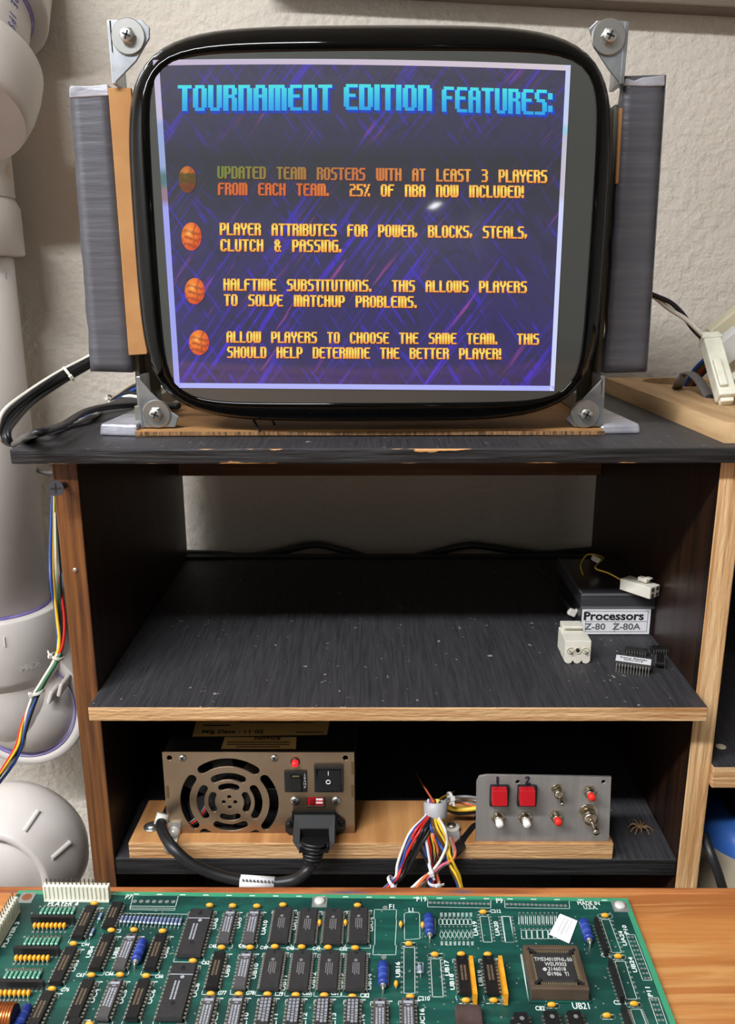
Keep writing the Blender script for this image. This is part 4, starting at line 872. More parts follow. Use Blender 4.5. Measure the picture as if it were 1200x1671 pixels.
MB().bx(q0.x+.004, q1.x-.004, yc2+.0008, yc2+.05, zP, zP+.0016).build('panel_foot', panel_m, cp)
YP = yc2-.0011
def btn(px, py, capm, r, cap, ln, name='push_button'):
    w = at(px, py, YP); b_ = MB().lathe([(r*1.35, 0), (r*1.35, .0016), (r*1.05, .0018)], w, -Y_, 6, smooth=False).lathe([(r, .0016), (r, .0045), (r*.85, .005), (r*.85, .0062), (cap*1.02, .0064)], w, -Y_, 24).build(name, nickel, cp)
    MB().lathe([(cap, .005), (cap, ln-.001), (cap*.8, ln), (.0001, ln+.0003)], w, -Y_, 22).build('button_cap', capm, b_)
btn(813, 1333, whitebtn, .0048, .0034, .0125); btn(857, 1333, whitebtn, .0048, .0034, .0125); btn(908, 1331, redbtn, .0046, .0033, .0115); btn(962, 1291, redbtn, .0046, .0033, .0115)
def toggle(px, py, r, ln, tipr, dn, name='toggle_switch'):
    w = at(px, py, YP); d_ = V(.12, -1, -dn).normalized()
    b_ = MB().lathe([(r*1.4, 0), (r*1.4, .0008)], w, -Y_, 24).lathe([(r*1.25, .0008), (r*1.25, .0028)], w, -Y_, 6, smooth=False).lathe([(r, .0028), (r, .0028+r*1.3), (r*.75, .003+r*1.4), (r*.4, .003+r*1.4)], w, -Y_, 24).build(name, nickel, cp)
    s0 = w-V(0, .002+r*1.1, 0); MB().lathe([(tipr*.55, 0), (tipr*.6, ln*.4), (tipr, ln*.85), (tipr*.9, ln*.97), (.0001, ln)], s0, d_, 18).build('toggle_lever', nickel, b_)
toggle(910, 1289, .0042, .0115, .0016, .35); toggle(960, 1326, .0062, .0165, .0029, .25)
for px in (814.5, 859.5):
    rb = rectpx(px-15, 1279, px+15, 1312, YP, .005, 'rocker_button', blackplastic, cp, .0012)
    a_, b_ = at(px-12, 1288, YP-.006), at(px+12, 1307, YP-.006)
    MB().hexa([V(a_.x, YP-.0145, b_.z), V(b_.x, YP-.0145, b_.z), V(b_.x, YP-.004, b_.z), V(a_.x, YP-.004, b_.z), V(a_.x, YP-.0105, a_.z+.002), V(b_.x, YP-.0105, a_.z+.002), V(b_.x, YP-.004, a_.z+.002), V(a_.x, YP-.004, a_.z+.002)]).build('button_cap', redplastic, rb, .001)
def strokes(pts, r, name): MB().tube([at(x, y, YP-.0001) for x, y in pts], r, 8, sub=4).build(name, M('marker_ink', (24, 22, 40), rough=.6), cp)
strokes([(812, 1267.5), (812.4, 1271), (812, 1278)], .0011, 'handwritten_numeral')
strokes([(857.5, 1270), (860, 1268), (863, 1268.5), (862.5, 1272), (858.5, 1278), (861, 1278), (866, 1278.3)], .0008, 'handwritten_numeral')
# wire bundle in its clamp
wb = thing('wire_bundle', atz(715, 1335, zP), 'bundle of coloured wires in a grey clamp between power supply and panel', 'wires')
cpos = at(711, 1321, yA+.012); 
MB().lathe([(.0096, -.007), (.0106, -.006), (.0106, .006), (.0096, .007), (.0088, .007), (.0088, -.007)], cpos, V(0, .45, 1), 28, cap=False).bx(cpos.x+.004, cpos.x+.022, cpos.y-.006, cpos.y+.006, zP, zP+.004).build('wire_clamp', M('clamp_grey', (168, 166, 168), rough=.45), wb)
q = V(cpos.x+.0155, cpos.y+.006, zP+.004)
MB().lathe([(.0078, 0), (.0074, .001), (.005, .0012)], q, Z_, 24).build('washer', whiteplastic, wb); MB().lathe([(.0042, .001), (.0038, .003), (.0001, .004)], q, Z_, 18).build('screw', zinc, wb)
Yw = .652
def w3(c, pts, r=.0013):
    pts = [(x+(random.uniform(-2.2, 2.2) if 1 < n_ < len(pts)-1 else 0), y, Y+(random.uniform(-.003, .003) if 1 < n_ < len(pts)-1 else 0)) for n_, (x, y, Y) in enumerate(pts)]
    MB().tube([at(x, y, Y) for x, y, Y in pts], r, 8).build('wire', WIRE[c], wb)
top = lambda i: (700+i*2.2, 1312, yA+.014)
mid = lambda i: (697+i*2.6, 1329, yA+.006)
L1 = [('white', -8), ('blue', -5), ('blue', -2), ('red', 0), ('red', 3), ('red', 5), ('black', 8), ('black', 11), ('black', 14), ('black', 17)]
for i, (c, o) in enumerate(L1):
    w3(c, [(703+o*.4, 1305, yA+.02), (701+o*.55, 1329, yA+.006), (681+o*1.1, 1355, Yw), (668+o*1.2, 1380, Yw-.003), (655+o*.9, 1410, Yw-.006), (648+o*.45, 1432, Yw-.010), (632+o*.4, 1448, Yw-.012), (605+o*.8, 1475, Yw-.015)])
L2 = [('blue', 0), ('brown', 1.5), ('yellow', 3), ('yellow', 5), ('white', 7)]
for i, (c, o) in enumerate(L2):
    w3(c, [(706+o*1.4, 1305, yA+.02), (703+o*1.8, 1330, yA+.006), (706+o*3.0, 1352, Yw), (719+o*2.3, 1376, Yw-.002), (726+o*1.6, 1392, Yw-.004), (731+o*1.6, 1410, Yw-.006), (739+o*1.8, 1428, Yw-.006), (746+o*1.9, 1446, Yw-.008), (754+o*2, 1480, Yw-.01)] if c != 'white' else
       [(714, 1305, yA+.02), (715, 1330, yA+.006), (724, 1352, Yw-.003), (730, 1375, Yw-.006), (722, 1400, Yw-.008), (705, 1420, Yw-.010), (685, 1436, Yw-.011), (665, 1456, Yw-.012)])
L3 = [('white', 694, 0), ('yellow', 698, 8), ('blue', 692, -4), ('red', 697, 2), ('black', 700, 5), ('black', 703, 9), ('orange', 704, 11), ('black', 690, -7)]
for i, (c, xm, o) in enumerate(L3):
    w3(c, [(706+i, 1308, yA+.02), (702+i, 1332, yA+.008), (694+o*1.3, 1362, Yw+.001), (699+o*1.5, 1385, Yw-.001), (702+o*.9, 1408, Yw-.005), (706+o*.5, 1424, Yw-.008), (706+o*1.2, 1450, Yw-.009), (706+o*1.5, 1480, Yw-.01)])
for i, (c, o) in enumerate([('pink', 0), ('brown', 3), ('orange', -3), ('dirty', 6)]):
    w3(c, [(735, 1366, Yw), (742-o*.3, 1386, Yw-.002), (739, 1402, Yw-.005), (722, 1412+o*.4, Yw-.008), (704, 1426+o, Yw-.010), (688, 1442+o, Yw-.011), (670, 1466+o, Yw-.012)])
w3('teal', [(700, 1428, Yw-.006), (695, 1440, Yw-.008), (690, 1460, Yw-.01)]); w3('red', [(707, 1424, Yw-.009), (716, 1440, Yw-.010), (720, 1470, Yw-.012)])
for (px, py, an) in ((640, 1438, .5), (704, 1418, .9), (708, 1439, -.25)):
    q = at(px, py, Yw-.011); rt = Matrix.Rotation(an, 3, 'Y'); tie(q, rt @ V(.3, 0, 1), .0047, M('tie_bright', (214, 212, 214), rough=.35), wb, V(.6, -1, .2))
for i, c in enumerate(['grey', 'white', 'brown', 'grey', 'orange']): w3(c, [(716, 1318+i, yA+.016), (728, 1306+2*i, yA+.02), (745, 1301+2*i, yA+.03), (765, 1300+3*i, yA+.032), (790, 1304+4*i, yA+.02)], .0014)
w3('yellow', [(728, 1316, yA+.02), (740, 1320, yA+.024), (758, 1321, yA+.026), (785, 1318, yA+.02)], .0022); w3('black', [(728, 1319, yA+.022), (742, 1325, yA+.026), (760, 1326, yA+.028), (785, 1322, yA+.022)], .0022)
q = at(735, 1303, yA+.02); tie(q, V(1, .3, 0), .0052, tie_m, wb, V(0, -1, .6))
w3('orange', [(708, 1308, yA+.014), (690, 1280, .74), (670, 1250, .84), (641, 1219, .93)], .0010)
w3('yellow', [(716, 1306, yA+.018), (725, 1300, .72), (745, 1290, .78), (770, 1285, .84)], .0010)
w3('dirty', [(714, 1290, .80), (704, 1268, .83), (706, 1245, .86), (725, 1220, .90), (745, 1208, .93)], .0018); w3('green', [(712, 1262, .83), (722, 1240, .87), (740, 1214, .93)], .0013)
q = at(742, 1209, .925); MB().box(q, (.008, .006, .008)).build('crimp_splice', creamplastic, wb, .001)
# heat shrink cable behind the panel
hc_ = MB().tube([at(722, 1404, .650), at(742, 1389, .655), at(760, 1370, .672), at(776, 1351, .69), at(792, 1338, .71)], .0052, 14).build('sleeved_cable', blackrubber); tag(hc_, 'thick black sleeved cable running behind the left end of the control panel', 'cable')
# coil of dark cable behind the panel
o = thing('cable_coil', at(840, 1240, .94), 'dim coil of dark cable hanging at the back above the control panel', 'cables')
for (y, r) in ((1192, .034), (1216, .03)):
    c = at(845, y, .93); MB().tube([c+V(r*1.3*math.cos(t*.45), r*.6*math.sin(t*.45), 0) for t in range(15)], .0022, 8).build('cable_loop', M('olive_cable', (120, 108, 80), rough=.4), o)
MB().tube([at(845, 1180, .96), at(848, 1200, .95), at(840, 1225, .95), at(846, 1260, .95)], .0022, 8).build('cable', blackrubber, o)
# dried star shaped speck
q = atz(1044, 1353, ZL); m = MB(); random.seed(3)
for i in range(11):
    a_ = i*.58+random.random()*.3; l_ = .006+random.random()*.007; m.tube([q+V(0, 0, .0015), q+V(math.cos(a_)*l_*.6, math.sin(a_)*l_*.6, .003+random.random()*.002), q+V(math.cos(a_)*l_, math.sin(a_)*l_, .0006)], .0006, 6)
m.ball(q+V(0, 0, .002), .0022); o = m.build('dried_spider', M('dry_brown', (120, 92, 60), rough=.9)); tag(o, 'small dry brown spider curled on the lower black shelf right of the panel', 'spider')

# ------------------------------------------------------------------ bay on the right
jy = .722; q = at(1204, 1430, jy)
jx = q.x+.012; jz = -.682
jg = thing('blue_container', V(jx, jy, jz), 'round blue plastic container in the dark bay right of the cabinet', 'container')
zj = at(1185, 1352, .69).z; zb_ = at(1185, 1414, .67).z
MB().lathe([(.052, 0), (.056, .004), (.056, zj-jz-.02), (.05, zj-jz-.006), (.03, zj-jz)], V(jx, jy, jz), Z_, 40).build('container_body', M('blue_plastic', (48, 92, 164), rough=.35), jg)
MB().lathe([(.0563, zb_-jz-.08), (.0563, zb_-jz)], V(jx, jy, jz), Z_, 40, cap=False).build('container_label', M('beige_label', (176, 164, 140), rough=.6), jg)
MB().lathe([(.03, zj-jz), (.032, zj-jz), (.032, zj-jz+.016), (.0001, zj-jz+.016)], V(jx, jy, jz), Z_, 30).build('container_cap', blackplastic, jg)
o = MB().tube([at(1150, 1362, .672), at(1160, 1392, .657), at(1172, 1424, .650), at(1186, 1470, .648)], .0042, 12).build('black_lead', blackrubber); tag(o, 'black cable running down in front of the blue container at far right', 'cable')
o = MB().lathe([(.0045, 0), (.0045, .0008), (.003, .0012)], atz(1177, 1219, zr), Z_, 20, ).build('felt_dot', M('beige_dot', (190, 176, 150), rough=.9)); tag(o, 'small beige disc on the black shelf at the right edge of the picture', 'disc')
# ------------------------------------------------------------------ workbench top and circuit board
ZP = -.370; ZTAB = ZP-.0030
wood_m = M('bench_wood', (178, 116, 60), (132, 68, 33), (1.6, 15, 15), (.40, .62), rough=.42, bump=.45, bsc=(14, 190, 190), dist=.001, c4=(186, 134, 78), sc4=(7, 95, 95), t4=(.50, .66), c3=(70, 36, 16), s3=34, t3=.76, distort=1.2)
wood_edge = M('bench_edge', (176, 110, 58), (128, 66, 30), (16, 90, 90), rough=.6, bump=.5, bsc=(40, 90, 90), dist=.0012, c4=(74, 76, 92), sc4=(13, 60, 60), t4=(.56, .64))
ye = atz(600, 1446, ZTAB).y
bench = thing('workbench', V(0, .15, FZ), 'worn orange brown wooden bench top in the foreground under the circuit board', 'bench')
MB().bx(-.75, .95, -.25, ye-.007, ZTAB-.03, ZTAB).build('bench_top', wood_m, bench)
MB().bx(-.75, .95, ye-.007, ye, ZTAB-.03, ZTAB-.0002).build('bench_edge', wood_edge, bench, .0015)
for x in (-.70, .90):
    for y in (-.20, ye-.05): MB().bx(x-.035, x+.035, y-.035, y+.035, FZ, ZTAB-.03).build('leg', wood_m, bench)
RZ = -.016
c_, s_ = math.cos(RZ), math.sin(RZ); U_ = V(c_, s_, 0); Vd = V(s_, -c_, 0)        # along the far edge, and towards the viewer
PO = atz(31, 1453, ZP); PWD = (atz(1025, 1467, ZP)-PO).dot(U_); PDP = .185
PB0 = V(PO.x, PO.y, ZP)
pcb = thing('circuit_board', PB0-V(0, 0, ZP-ZTAB), 'green arcade circuit board full of black chips lying on the wooden bench', 'circuit board')
W0 = wloc(pcb)
def pc(px, py, h=0): return atz(px, py, ZP+h)
def bp(u, v, h=0): return PB0 + U_*u + Vd*v + V(0, 0, h)
green = M('solder_mask', (20, 68, 60), (26, 80, 69), (14, 170, 5), (.46, .54), rough=.34, spec=.5, c4=(17, 56, 50), sc4=(16, 26, 5), t4=(.5, .62), bump=.1, bsc=(14, 260, 5), dist=.0004)
greenedge = M('bare_board_edge', (60, 140, 104), rough=.4); silk = M('silkscreen_ink', (206, 216, 208), rough=.6); padm = M('solder_pad', (150, 152, 148), rough=.4, metal=.5); etch = M('etched_lettering', (26, 62, 56), rough=.5)
q = [bp(0, 0, -.0016), bp(PWD, 0, -.0016), bp(PWD, PDP, -.0016), bp(0, PDP, -.0016)]
MB().prism(q[::-1], (0, 0, .0016)).build('board', green, pcb)
e_ = MB(); 
for (u0, v0, u1, v1) in ((0, 0, PWD, .0032), (PWD-.0032, .0032, PWD, PDP)): e_.hexa([bp(u0, v1), bp(u1, v1), bp(u1, v0), bp(u0, v0), bp(u0, v1, .00012), bp(u1, v1, .00012), bp(u1, v0, .00012), bp(u0, v0, .00012)])
e_.build('bare_border', greenedge, pcb)
for (u, v) in ((.02, .01), (.34, .01), (.02, .16), (.34, .16), (.18, .01), (.18, .16), (.02, .08), (.34, .08)): MB().cyl(bp(u, v, -.0016), bp(u, v, -.0030), .003, 12).build('board_foot', padm, pcb)
RI = -math.pi/2+RZ
cap_i = 0
def put(name, me, px, py, h, rz, kids=()):
    p = pc(px, py, h); o = part(name, me, pcb, (p.x-W0.x, p.y-W0.y, ZP-W0.z+.0001), rz)
    for n_, m_ in kids: part(n_, m_, o)
    return o
def marks(kind, L_, W_2, zt):
    m = MB(); t = .00012
    if kind == 'pal':
        m.box((-L_*.37, 0, zt), (.0016, W_2*.72, t)); m.box((-L_*.30, 0, zt), (.0006, W_2*.3, t))
        for r in (-1, 0, 1):
            x = -L_*.24; random.seed(r+5)
            while x < L_*.22: w = .0006+random.random()*.0008; m.box((x+w/2, r*W_2*.24, zt), (w, W_2*.14, t)); x += w+.0004
        m.lathe([(.0007, 0), (.0007, t)], (-L_*.19, 0, zt), Z_, 10)
    elif kind == 'wide':
        m.lathe([(.0010, 0), (.0010, t)], (-L_*.22, -.0002, zt), Z_, 14)
        for r in range(4):
            x = -L_*.16; random.seed(r+9)
            while x < L_*(.10+.05*(r % 2)): w = .0005+random.random()*.0006; m.box((x+w/2, (r-1.5)*.0011, zt), (w, .0006, t)); x += w+.0003
    elif kind == 'eprom':
        m.box((-L_*.27, 0, zt), (.0006, W_2*.92, t)); m.lathe([(.0011, 0), (.0011, t)], (-L_*.22, .001, zt), Z_, 14)
        for r in range(2):
            x = -L_*.15; random.seed(r+2)
            while x < L_*.16: w = .0005+random.random()*.0008; m.box((x+w/2, (r-.5)*.0019-.001, zt), (w, .0010, t)); x += w+.0003
    elif kind == 'dim':
        for r in (-1, 1):
            x = -L_*.22; random.seed(r+7)
            while x < L_*.18: w = .0006+random.random()*.0006; m.box((x+w/2, r*W_2*.14, zt), (w, W_2*.17, t)); x += w+.0003
    elif kind == 'block':
        for r in range(3):
            x = -L_*.42; random.seed(r+11)
            while x < L_*.12: w = .0008+random.random()*.0014; m.box((x+w/2, (r-1)*W_2*.28, zt), (w, W_2*.2, t)); x += w+.0005
    return m
mkmat = dict(pal=M('chip_print_grey', (150, 152, 160), rough=.6), wide=M('chip_print_dim', (112, 110, 110), rough=.6), eprom=M('chip_print_grey', (150, 152, 160)), dim=M('chip_print_brown', (96, 80, 62), rough=.6), block=M('chip_print_pale', (132, 134, 140), rough=.6))
chipg = M('chip_epoxy_grey', (70, 68, 68), rough=.5)
TYPES = {}
for kname, (n, L_, W_2, bm, mk) in dict(narrow=(20, .0258, .0068, chipblack, 'dim'), short=(16, .0205, .0068, chipblack, 'dim'), pal=(20, .0258, .0068, chipg, 'pal'), wide=(28, .0272, .0108, chipm, 'wide'), eprom=(28, .0368, .0140, chipm, 'eprom'), block=(20, .0258, .0070, chipm, 'block')).items():
    b_, p_, zt = dip(n, L_, W_2, .0034, .0016, bm, pinm)
    d_ = MB().lathe([(.0009, 0), (.0009, .0001)], (-L_*.42, 0, zt), Z_, 12)
    if kname == 'eprom': d_.lathe([(.0013, 0), (.0013, .0001)], (-L_*.38, 0, zt), Z_, 14).lathe([(.0013, 0), (.0013, .0001)], (L_*.25, 0, zt), Z_, 14)
    TYPES[kname] = (b_, p_, marks(mk, L_, W_2, zt+.00006).mesh('chip_marking', mkmat[mk]), d_.mesh('chip_dimple', dark), zt)
CH = dict(narrow=[(137.5, 1501), (103.5, 1572), (166, 1550), (254, 1550), (132, 1627.5), (225, 1627.5), (64, 1648), (352, 1580), (757, 1588), (801, 1588), (110, 1694), (20, 1720)],
          short=[(184, 1490)], pal=[(205, 1550), (179, 1627.5), (371, 1508.5), (411, 1508.5), (397, 1580), (335, 1656), (382, 1656), (620, 1661), (667, 1660), (156, 1704), (288, 1704)],
          wide=[(459, 1506.5), (501.5, 1508.5), (543.5, 1508.5), (585.5, 1507), (444, 1579.5), (490.5, 1580.5), (537, 1581), (581, 1581)], eprom=[(319, 1518.5), (289, 1614)], block=[(430, 1656.5), (477, 1657.5), (525, 1658), (575, 1658.5)])
for kname, lst in CH.items():
    b_, p_, mk, dm, zt = TYPES[kname]
    for px, py in lst: put('chip', b_, px, py, zt, RI, (('chip_pins', p_), ('chip_marking', mk), ('chip_dimple', dm)))
bb, bpins, bz = dip(16, .0205, .0075, .0042, .0024, chipblack, pindark)
bmk = MB().lathe([(.0012, 0), (.0012, .0001)], (-.006, 0, bz), Z_, 14).mesh('chip_dimple', M('chip_print_dim', (112, 110, 110)))
for px, py in ((856, 1678), (906, 1675), (945, 1675), (852-1, 1690)): put('socketed_chip', bb, px, py, bz, RI+.04, (('chip_pins', bpins), ('chip_dimple', bmk)))
# yellow capacitors
yell = M('capacitor_yellow', (226, 164, 44), (206, 136, 30), (300, 300, 300), rough=.4)
capA = MB().ball((0, 0, .0024), .001, 12, 0, (2.4, 1.25, 1.45)).mesh('ceramic_capacitor', yell); capB = MB().ball((0, 0, .0026), .001, 12, 0, (1.25, 1.6, 1.9)).mesh('ceramic_capacitor', yell)
capL = MB().cyl((-.0016, 0, 0), (-.0016, 0, .0016), .0003, 6).cyl((.0016, 0, 0), (.0016, 0, .0016), .0003, 6).mesh('leads', pinm)
capLb = MB().cyl((0, -.0016, 0), (0, -.0012, .002), .0003, 6).cyl((0, .0016, 0), (0, .0012, .002), .0003, 6).mesh('leads', pinm)
c1 = lambda x, y: (x/4, 1420+y/4); c2 = lambda x, y: (280+x/4, 1420+y/4); c3 = lambda x, y: (560+x/4, 1420+y/4); c4 = lambda x, y: (820+x/3.158, 1420+y/3.158)
caps = [c1(*p) for p in ((615, 213), (480, 475), (340, 770), (727, 388), (875, 385), (1062, 393), (597, 680), (785, 678), (955, 685), (585, 1000))] + \
       [c2(*p) for p in ((250, 225), (400, 228), (558, 230), (728, 222), (327, 500), (513, 500), (675, 495), (850, 497), (1022, 500), (140, 588), (257, 803), (440, 805), (627, 806), (812, 810), (998, 812))] + \
       [c3(*p) for p in ((95, 225), (80, 503), (62, 820), (430, 475), (600, 545), (772, 543), (945, 545), (803, 845), (983, 845), (915, 268), (440, 820))] + \
       [c4(*p) for p in ((530, 230), (598, 440), (680, 685), (255, 690), (540, 745), (250, 738), (388, 742))]
for px, py in caps: put('ceramic_capacitor', capA, px, py, .0028, RZ, (('leads', capL),))
for px, py in [c2(968, 340), c2(1137, 340), c3(378, 350), c3(520, 355), c3(347, 740)]: put('ceramic_capacitor', capB, px, py, .0028, RZ, (('leads', capLb),))
for (xa, xb, y, n) in ((228, 420, 360, 8), (108, 313, 572, 8), (6, 188, 800, 7)):
    for i in range(n): put('ceramic_capacitor', capB, *c1(xa+(xb-xa)*i/(n-1), y), .0028, RZ, (('leads', capLb),))
# resistors
def resistor(body, band, L_, r, name):
    a_ = MB().lathe([(r*.6, -L_/2), (r, -L_/2+.0006), (r*.85, -L_*.25), (r*.85, L_*.25), (r, L_/2-.0006), (r*.6, L_/2)], (0, 0, .0013), Y_, 10).mesh(name, body)
    b_ = MB()
    for t in (-.34, -.12, .1, .34): b_.lathe([(r*1.03, L_*t-.0003), (r*1.03, L_*t+.0003)], (0, 0, .0013), Y_, 10)
    c_ = MB().tube([(0, -L_/2-.0024, 0), (0, -L_/2-.002, .0013), (0, -L_/2, .0013)], .00028, 6).tube([(0, L_/2+.0024, 0), (0, L_/2+.002, .0013), (0, L_/2, .0013)], .00028, 6)
    return a_, b_.mesh('colour_bands', band), c_.mesh('leads', pinm)
rg = resistor(M('resistor_green', (140, 196, 170), rough=.45), M('band_green', (70, 130, 110), rough=.5), .0052, .0010, 'resistor')
rb_ = resistor(M('resistor_blue', (176, 190, 206), rough=.45), M('band_blue', (54, 66, 110), rough=.5), .0056, .0010, 'resistor')
for (xa, xb, y, n) in ((275, 478, 262, 8), (172, 375, 461, 8), (42, 255, 680, 8)):
    for i in range(n): put('resistor', rg[0], *c1(xa+(xb-xa)*i/(n-1), y), .0018, RZ, (('colour_bands', rg[1]), ('leads', rg[2])))
for i in range(16): put('resistor', rb_[0], 199+i*6.35, 1498.5+i*.3, .0018, RZ, (('colour_bands', rb_[1]), ('leads', rb_[2])))
for p in (c1(655, 298), c1(603, 400), c3(505, 640)): put('resistor', rb_[0], *p, .0018, RZ, (('colour_bands', rb_[1]), ('leads', rb_[2])))
# blue axial capacitors
bl = M('capacitor_blue', (34, 56, 132), rough=.35); bll = M('capacitor_blue_band', (70, 96, 172), rough=.4)
ax_b = MB().lathe([(.0012, -.0072), (.0027, -.0070), (.0029, -.0062), (.0029, -.0048), (.0025, -.0044), (.0029, -.004), (.0029, .0062), (.0027, .007), (.0012, .0072)], (0, 0, .0032), Y_, 20).mesh('axial_capacitor', bl)
ax_s = MB().lathe([(.00294, -.0028), (.00294, -.0022)], (0, 0, .0032), Y_, 20, cap=False).lathe([(.00294, .0016), (.00294, .0022)], (0, 0, .0032), Y_, 20, cap=False).mesh('capacitor_band', bll)
ax_l = MB().tube([(0, -.0100, 0), (0, -.0098, .003), (0, -.007, .0032)], .0006, 8).tube([(0, .0100, 0), (0, .0098, .003), (0, .007, .0032)], .0006, 8).lathe([(.0016, -.0084), (.0014, -.007)], (0, 0, .0032), Y_, 12).mesh('leads', pinm)
for p in (c1(910, 515), c3(563, 345), c3(262, 665), c4(434, 300), c1(140, 955)): put('axial_capacitor', ax_b, *p, .0045, RZ, (('capacitor_band', ax_s), ('leads', ax_l)))
# copper coil at the left corner
m = MB(); cu_ = M('copper_wire', (196, 116, 66), rough=.3, metal=.9)
for i in range(9): m.lathe([(.0062, i*.0014-.006), (.0068, i*.0014-.0053), (.0062, i*.0014-.0046)], (0, 0, .0068), X_, 24, cap=False)
put('choke_coil', m.mesh('choke_coil', cu_), 3, 1656, .008, RZ, (('coil_core', MB().lathe([(.0060, -.0066), (.0060, .0068)], (0, 0, .0068), X_, 20).mesh('coil_core', chipblack)),))
# single row networks: black and yellow
sip = MB().box((0, 0, .0031), (.0258, .0022, .0046)).mesh('resistor_network', blackplastic); sipp = MB()
for i in range(10): sipp.box((-.0114+i*.00254, 0, .0004), (.0006, .0004, .0012)).box((-.0114+i*.00254, -.0015, .0001), (.0011, .0011, .0002))
sipp = sipp.mesh('network_pins', pinm)
for p in (c1(345, 300), c1(237, 503), c1(130, 720)): put('resistor_network', sip, *p, .0054, RZ, (('network_pins', sipp),))
for a_, b_ in ((c4(480, 235), c4(540, 412)), (c4(556, 452), c4(620, 650)), (c4(627, 695), c4(690, 900))):
    put('resistor_network', sip, (a_[0]+b_[0])/2, (a_[1]+b_[1])/2, .0054, RI, (('network_pins', sipp),))
ysip = MB().box((0, 0, .0045), (.0262, .0021, .0075)).mesh('resistor_network', yell)
for p in (c3(850, 680), c3(1046, 680)): put('resistor_network', ysip, p[0], p[1], .0082, RI, (('network_pins', sipp),))
# white pin headers
whd = M('header_nylon', (226, 224, 206), (214, 212, 192), (60, 60, 60), rough=.45)
def header(n, pitch=.00262, H=.0108):
    L_ = n*pitch+.001; m = MB().bx(-L_/2, L_/2, 0, .0036, .0001, H)
    for i in range(n+1): m.bx(-L_/2+i*pitch, -L_/2+i*pitch+.0010, -.0006, .0002, .0001, H*.98)
    m.bx(-L_/2, L_/2, -.0008, 0, .0001, H*.12); p = MB()
    for i in range(n): p.box((-(n-1)/2*pitch+i*pitch, .0018, H+.0016), (.0006, .0006, .0048))
    return m.mesh('pin_header', whd), p.mesh('header_pins', M('header_pin', (120, 108, 90), rough=.35, metal=.8))
h15 = header(15)
a_, b_ = pc(76, 1470), pc(175.5, 1472); put('pin_header', h15[0], (76+175.5)/2, 1471.2, 0, RZ, (('header_pins', h15[1]),))
o = part('pin_header', h15[0], pcb); q = pc(33, 1487) + Vd*.0205 - U_*.0006; o.location = (q.x-W0.x, q.y-W0.y, ZP-W0.z); o.rotation_euler = (0, 0, math.pi/2+RZ); part('header_pins', h15[1], o)
# mounting corners with screws
for (px, py, scr) in ((44, 1464.5, 0), (522, 1471.5, 1), (1012, 1479, 1)):
    p = pc(px, py); m = MB(); sqz = [p+U_*x+Vd*y+V(0, 0, .0001) for x, y in ((-.0046, -.0042), (.0046, -.0042), (.0046, .0050), (-.0046, .0050))]
    m.prism(sqz[::-1], (0, 0, .00025)); po = m.build('mounting_plate', padm, pcb)
    if scr: MB().lathe([(.0034, .0003), (.0031, .0016), (.002, .0022), (.0001, .0024)], p, Z_, 24, sx=1).build('mounting_screw', M('screw_pale', (214, 212, 206)), po)
    else: MB().lathe([(.0029, .0003), (.0029, .0005)], p, Z_, 24).build('mounting_hole', M('hole_brown', (120, 70, 36), rough=.8), po)
# processor in its brown socket
hs_ = .0078
S4 = [pc(*c4(*p), hs_) for p in ((108, 386), (392, 381), (446, 612), (150, 612))]
cen = (S4[0]+S4[1]+S4[2]+S4[3])/4; sw_ = ((S4[1]-S4[0]).length+(S4[2]-S4[3]).length)/2; sd_ = ((S4[3]-S4[0]).dot(Vd)+(S4[2]-S4[1]).dot(Vd))/2
def so(x, y, z): return V(cen.x, cen.y, ZP) + U_*x + Vd*y + V(0, 0, z)
brs = M('socket_brown', (84, 68, 54), (70, 56, 44), (60, 60, 60), rough=.45)
Rm = Matrix.Rotation(RZ, 3, 'Z'); m = MB(); wl = .0030
for (x, y, w_, d_) in ((0, -sd_/2+wl/2, sw_, wl), (0, sd_/2-wl/2, sw_, wl), (-sw_/2+wl/2, 0, wl, sd_-2*wl), (sw_/2-wl/2, 0, wl, sd_-2*wl)): m.box(so(x, y, hs_/2), (w_, d_, hs_), Rm)
m.box(so(0, 0, hs_*.3), (sw_-wl, sd_-wl, hs_*.6), Rm)
skt = m.build('chip_socket', brs, pcb, .0006)
cwid, cdep = sw_-.0098, sd_-.0110
cpb = MB().box(so(0, 0, hs_-.0028), (cwid, cdep, .0048), Rm).build('processor', chipm, skt, .0004)
m = MB()
for i in range(17):
    t = (i-8)*.00122*(cwid/.0225)
    for s_ in (-1, 1): m.box(so(t, s_*(cdep/2+.0012), hs_-.0012), (.0007, .0018, .0010), Rm); m.box(so(s_*(cwid/2+.0012), t*cdep/cwid, hs_-.0012), (.0018, .0007, .0010), Rm)
m.build('socket_contacts', M('contact_gold', (190, 174, 140), rough=.3, metal=.8), skt)
m = MB()
for sx_ in (-1, 1):
    for sy in (-1, 1): m.box(so(sx_*(sw_/2-.0042), sy*(sd_/2-.0048), hs_+.0001), (.0052, .0016, .0004), Matrix.Rotation(RZ-sx_*sy*.75, 3, 'Z'))
m.build('extraction_slot', dark, skt)
for i, (tx, y) in enumerate((('TMS34010FNL-50', -.0050), ('WEU9303', -.0016), ('2146018', .0018), ('\u00a91986  TI', .0052))):
    text('chip_lettering', tx, .0036, so(.0006 if i else -.0002, y, hs_-.0003), U_, -Vd, M('chip_print_white', (176, 176, 172), rough=.6), skt, bold=.00005, sx=.78)
lg = [(-.0066, .0010), (-.0054, .0006), (-.0050, .0016), (-.0046, .0022), (-.0054, .0028), (-.0060, .0034), (-.0066, .0028), (-.0074, .0022)]
MB().prism([so(x, y, hs_-.00038) for x, y in lg][::-1], (0, 0, .0001)).build('chip_emblem', M('chip_print_white', (176, 176, 172)), skt)
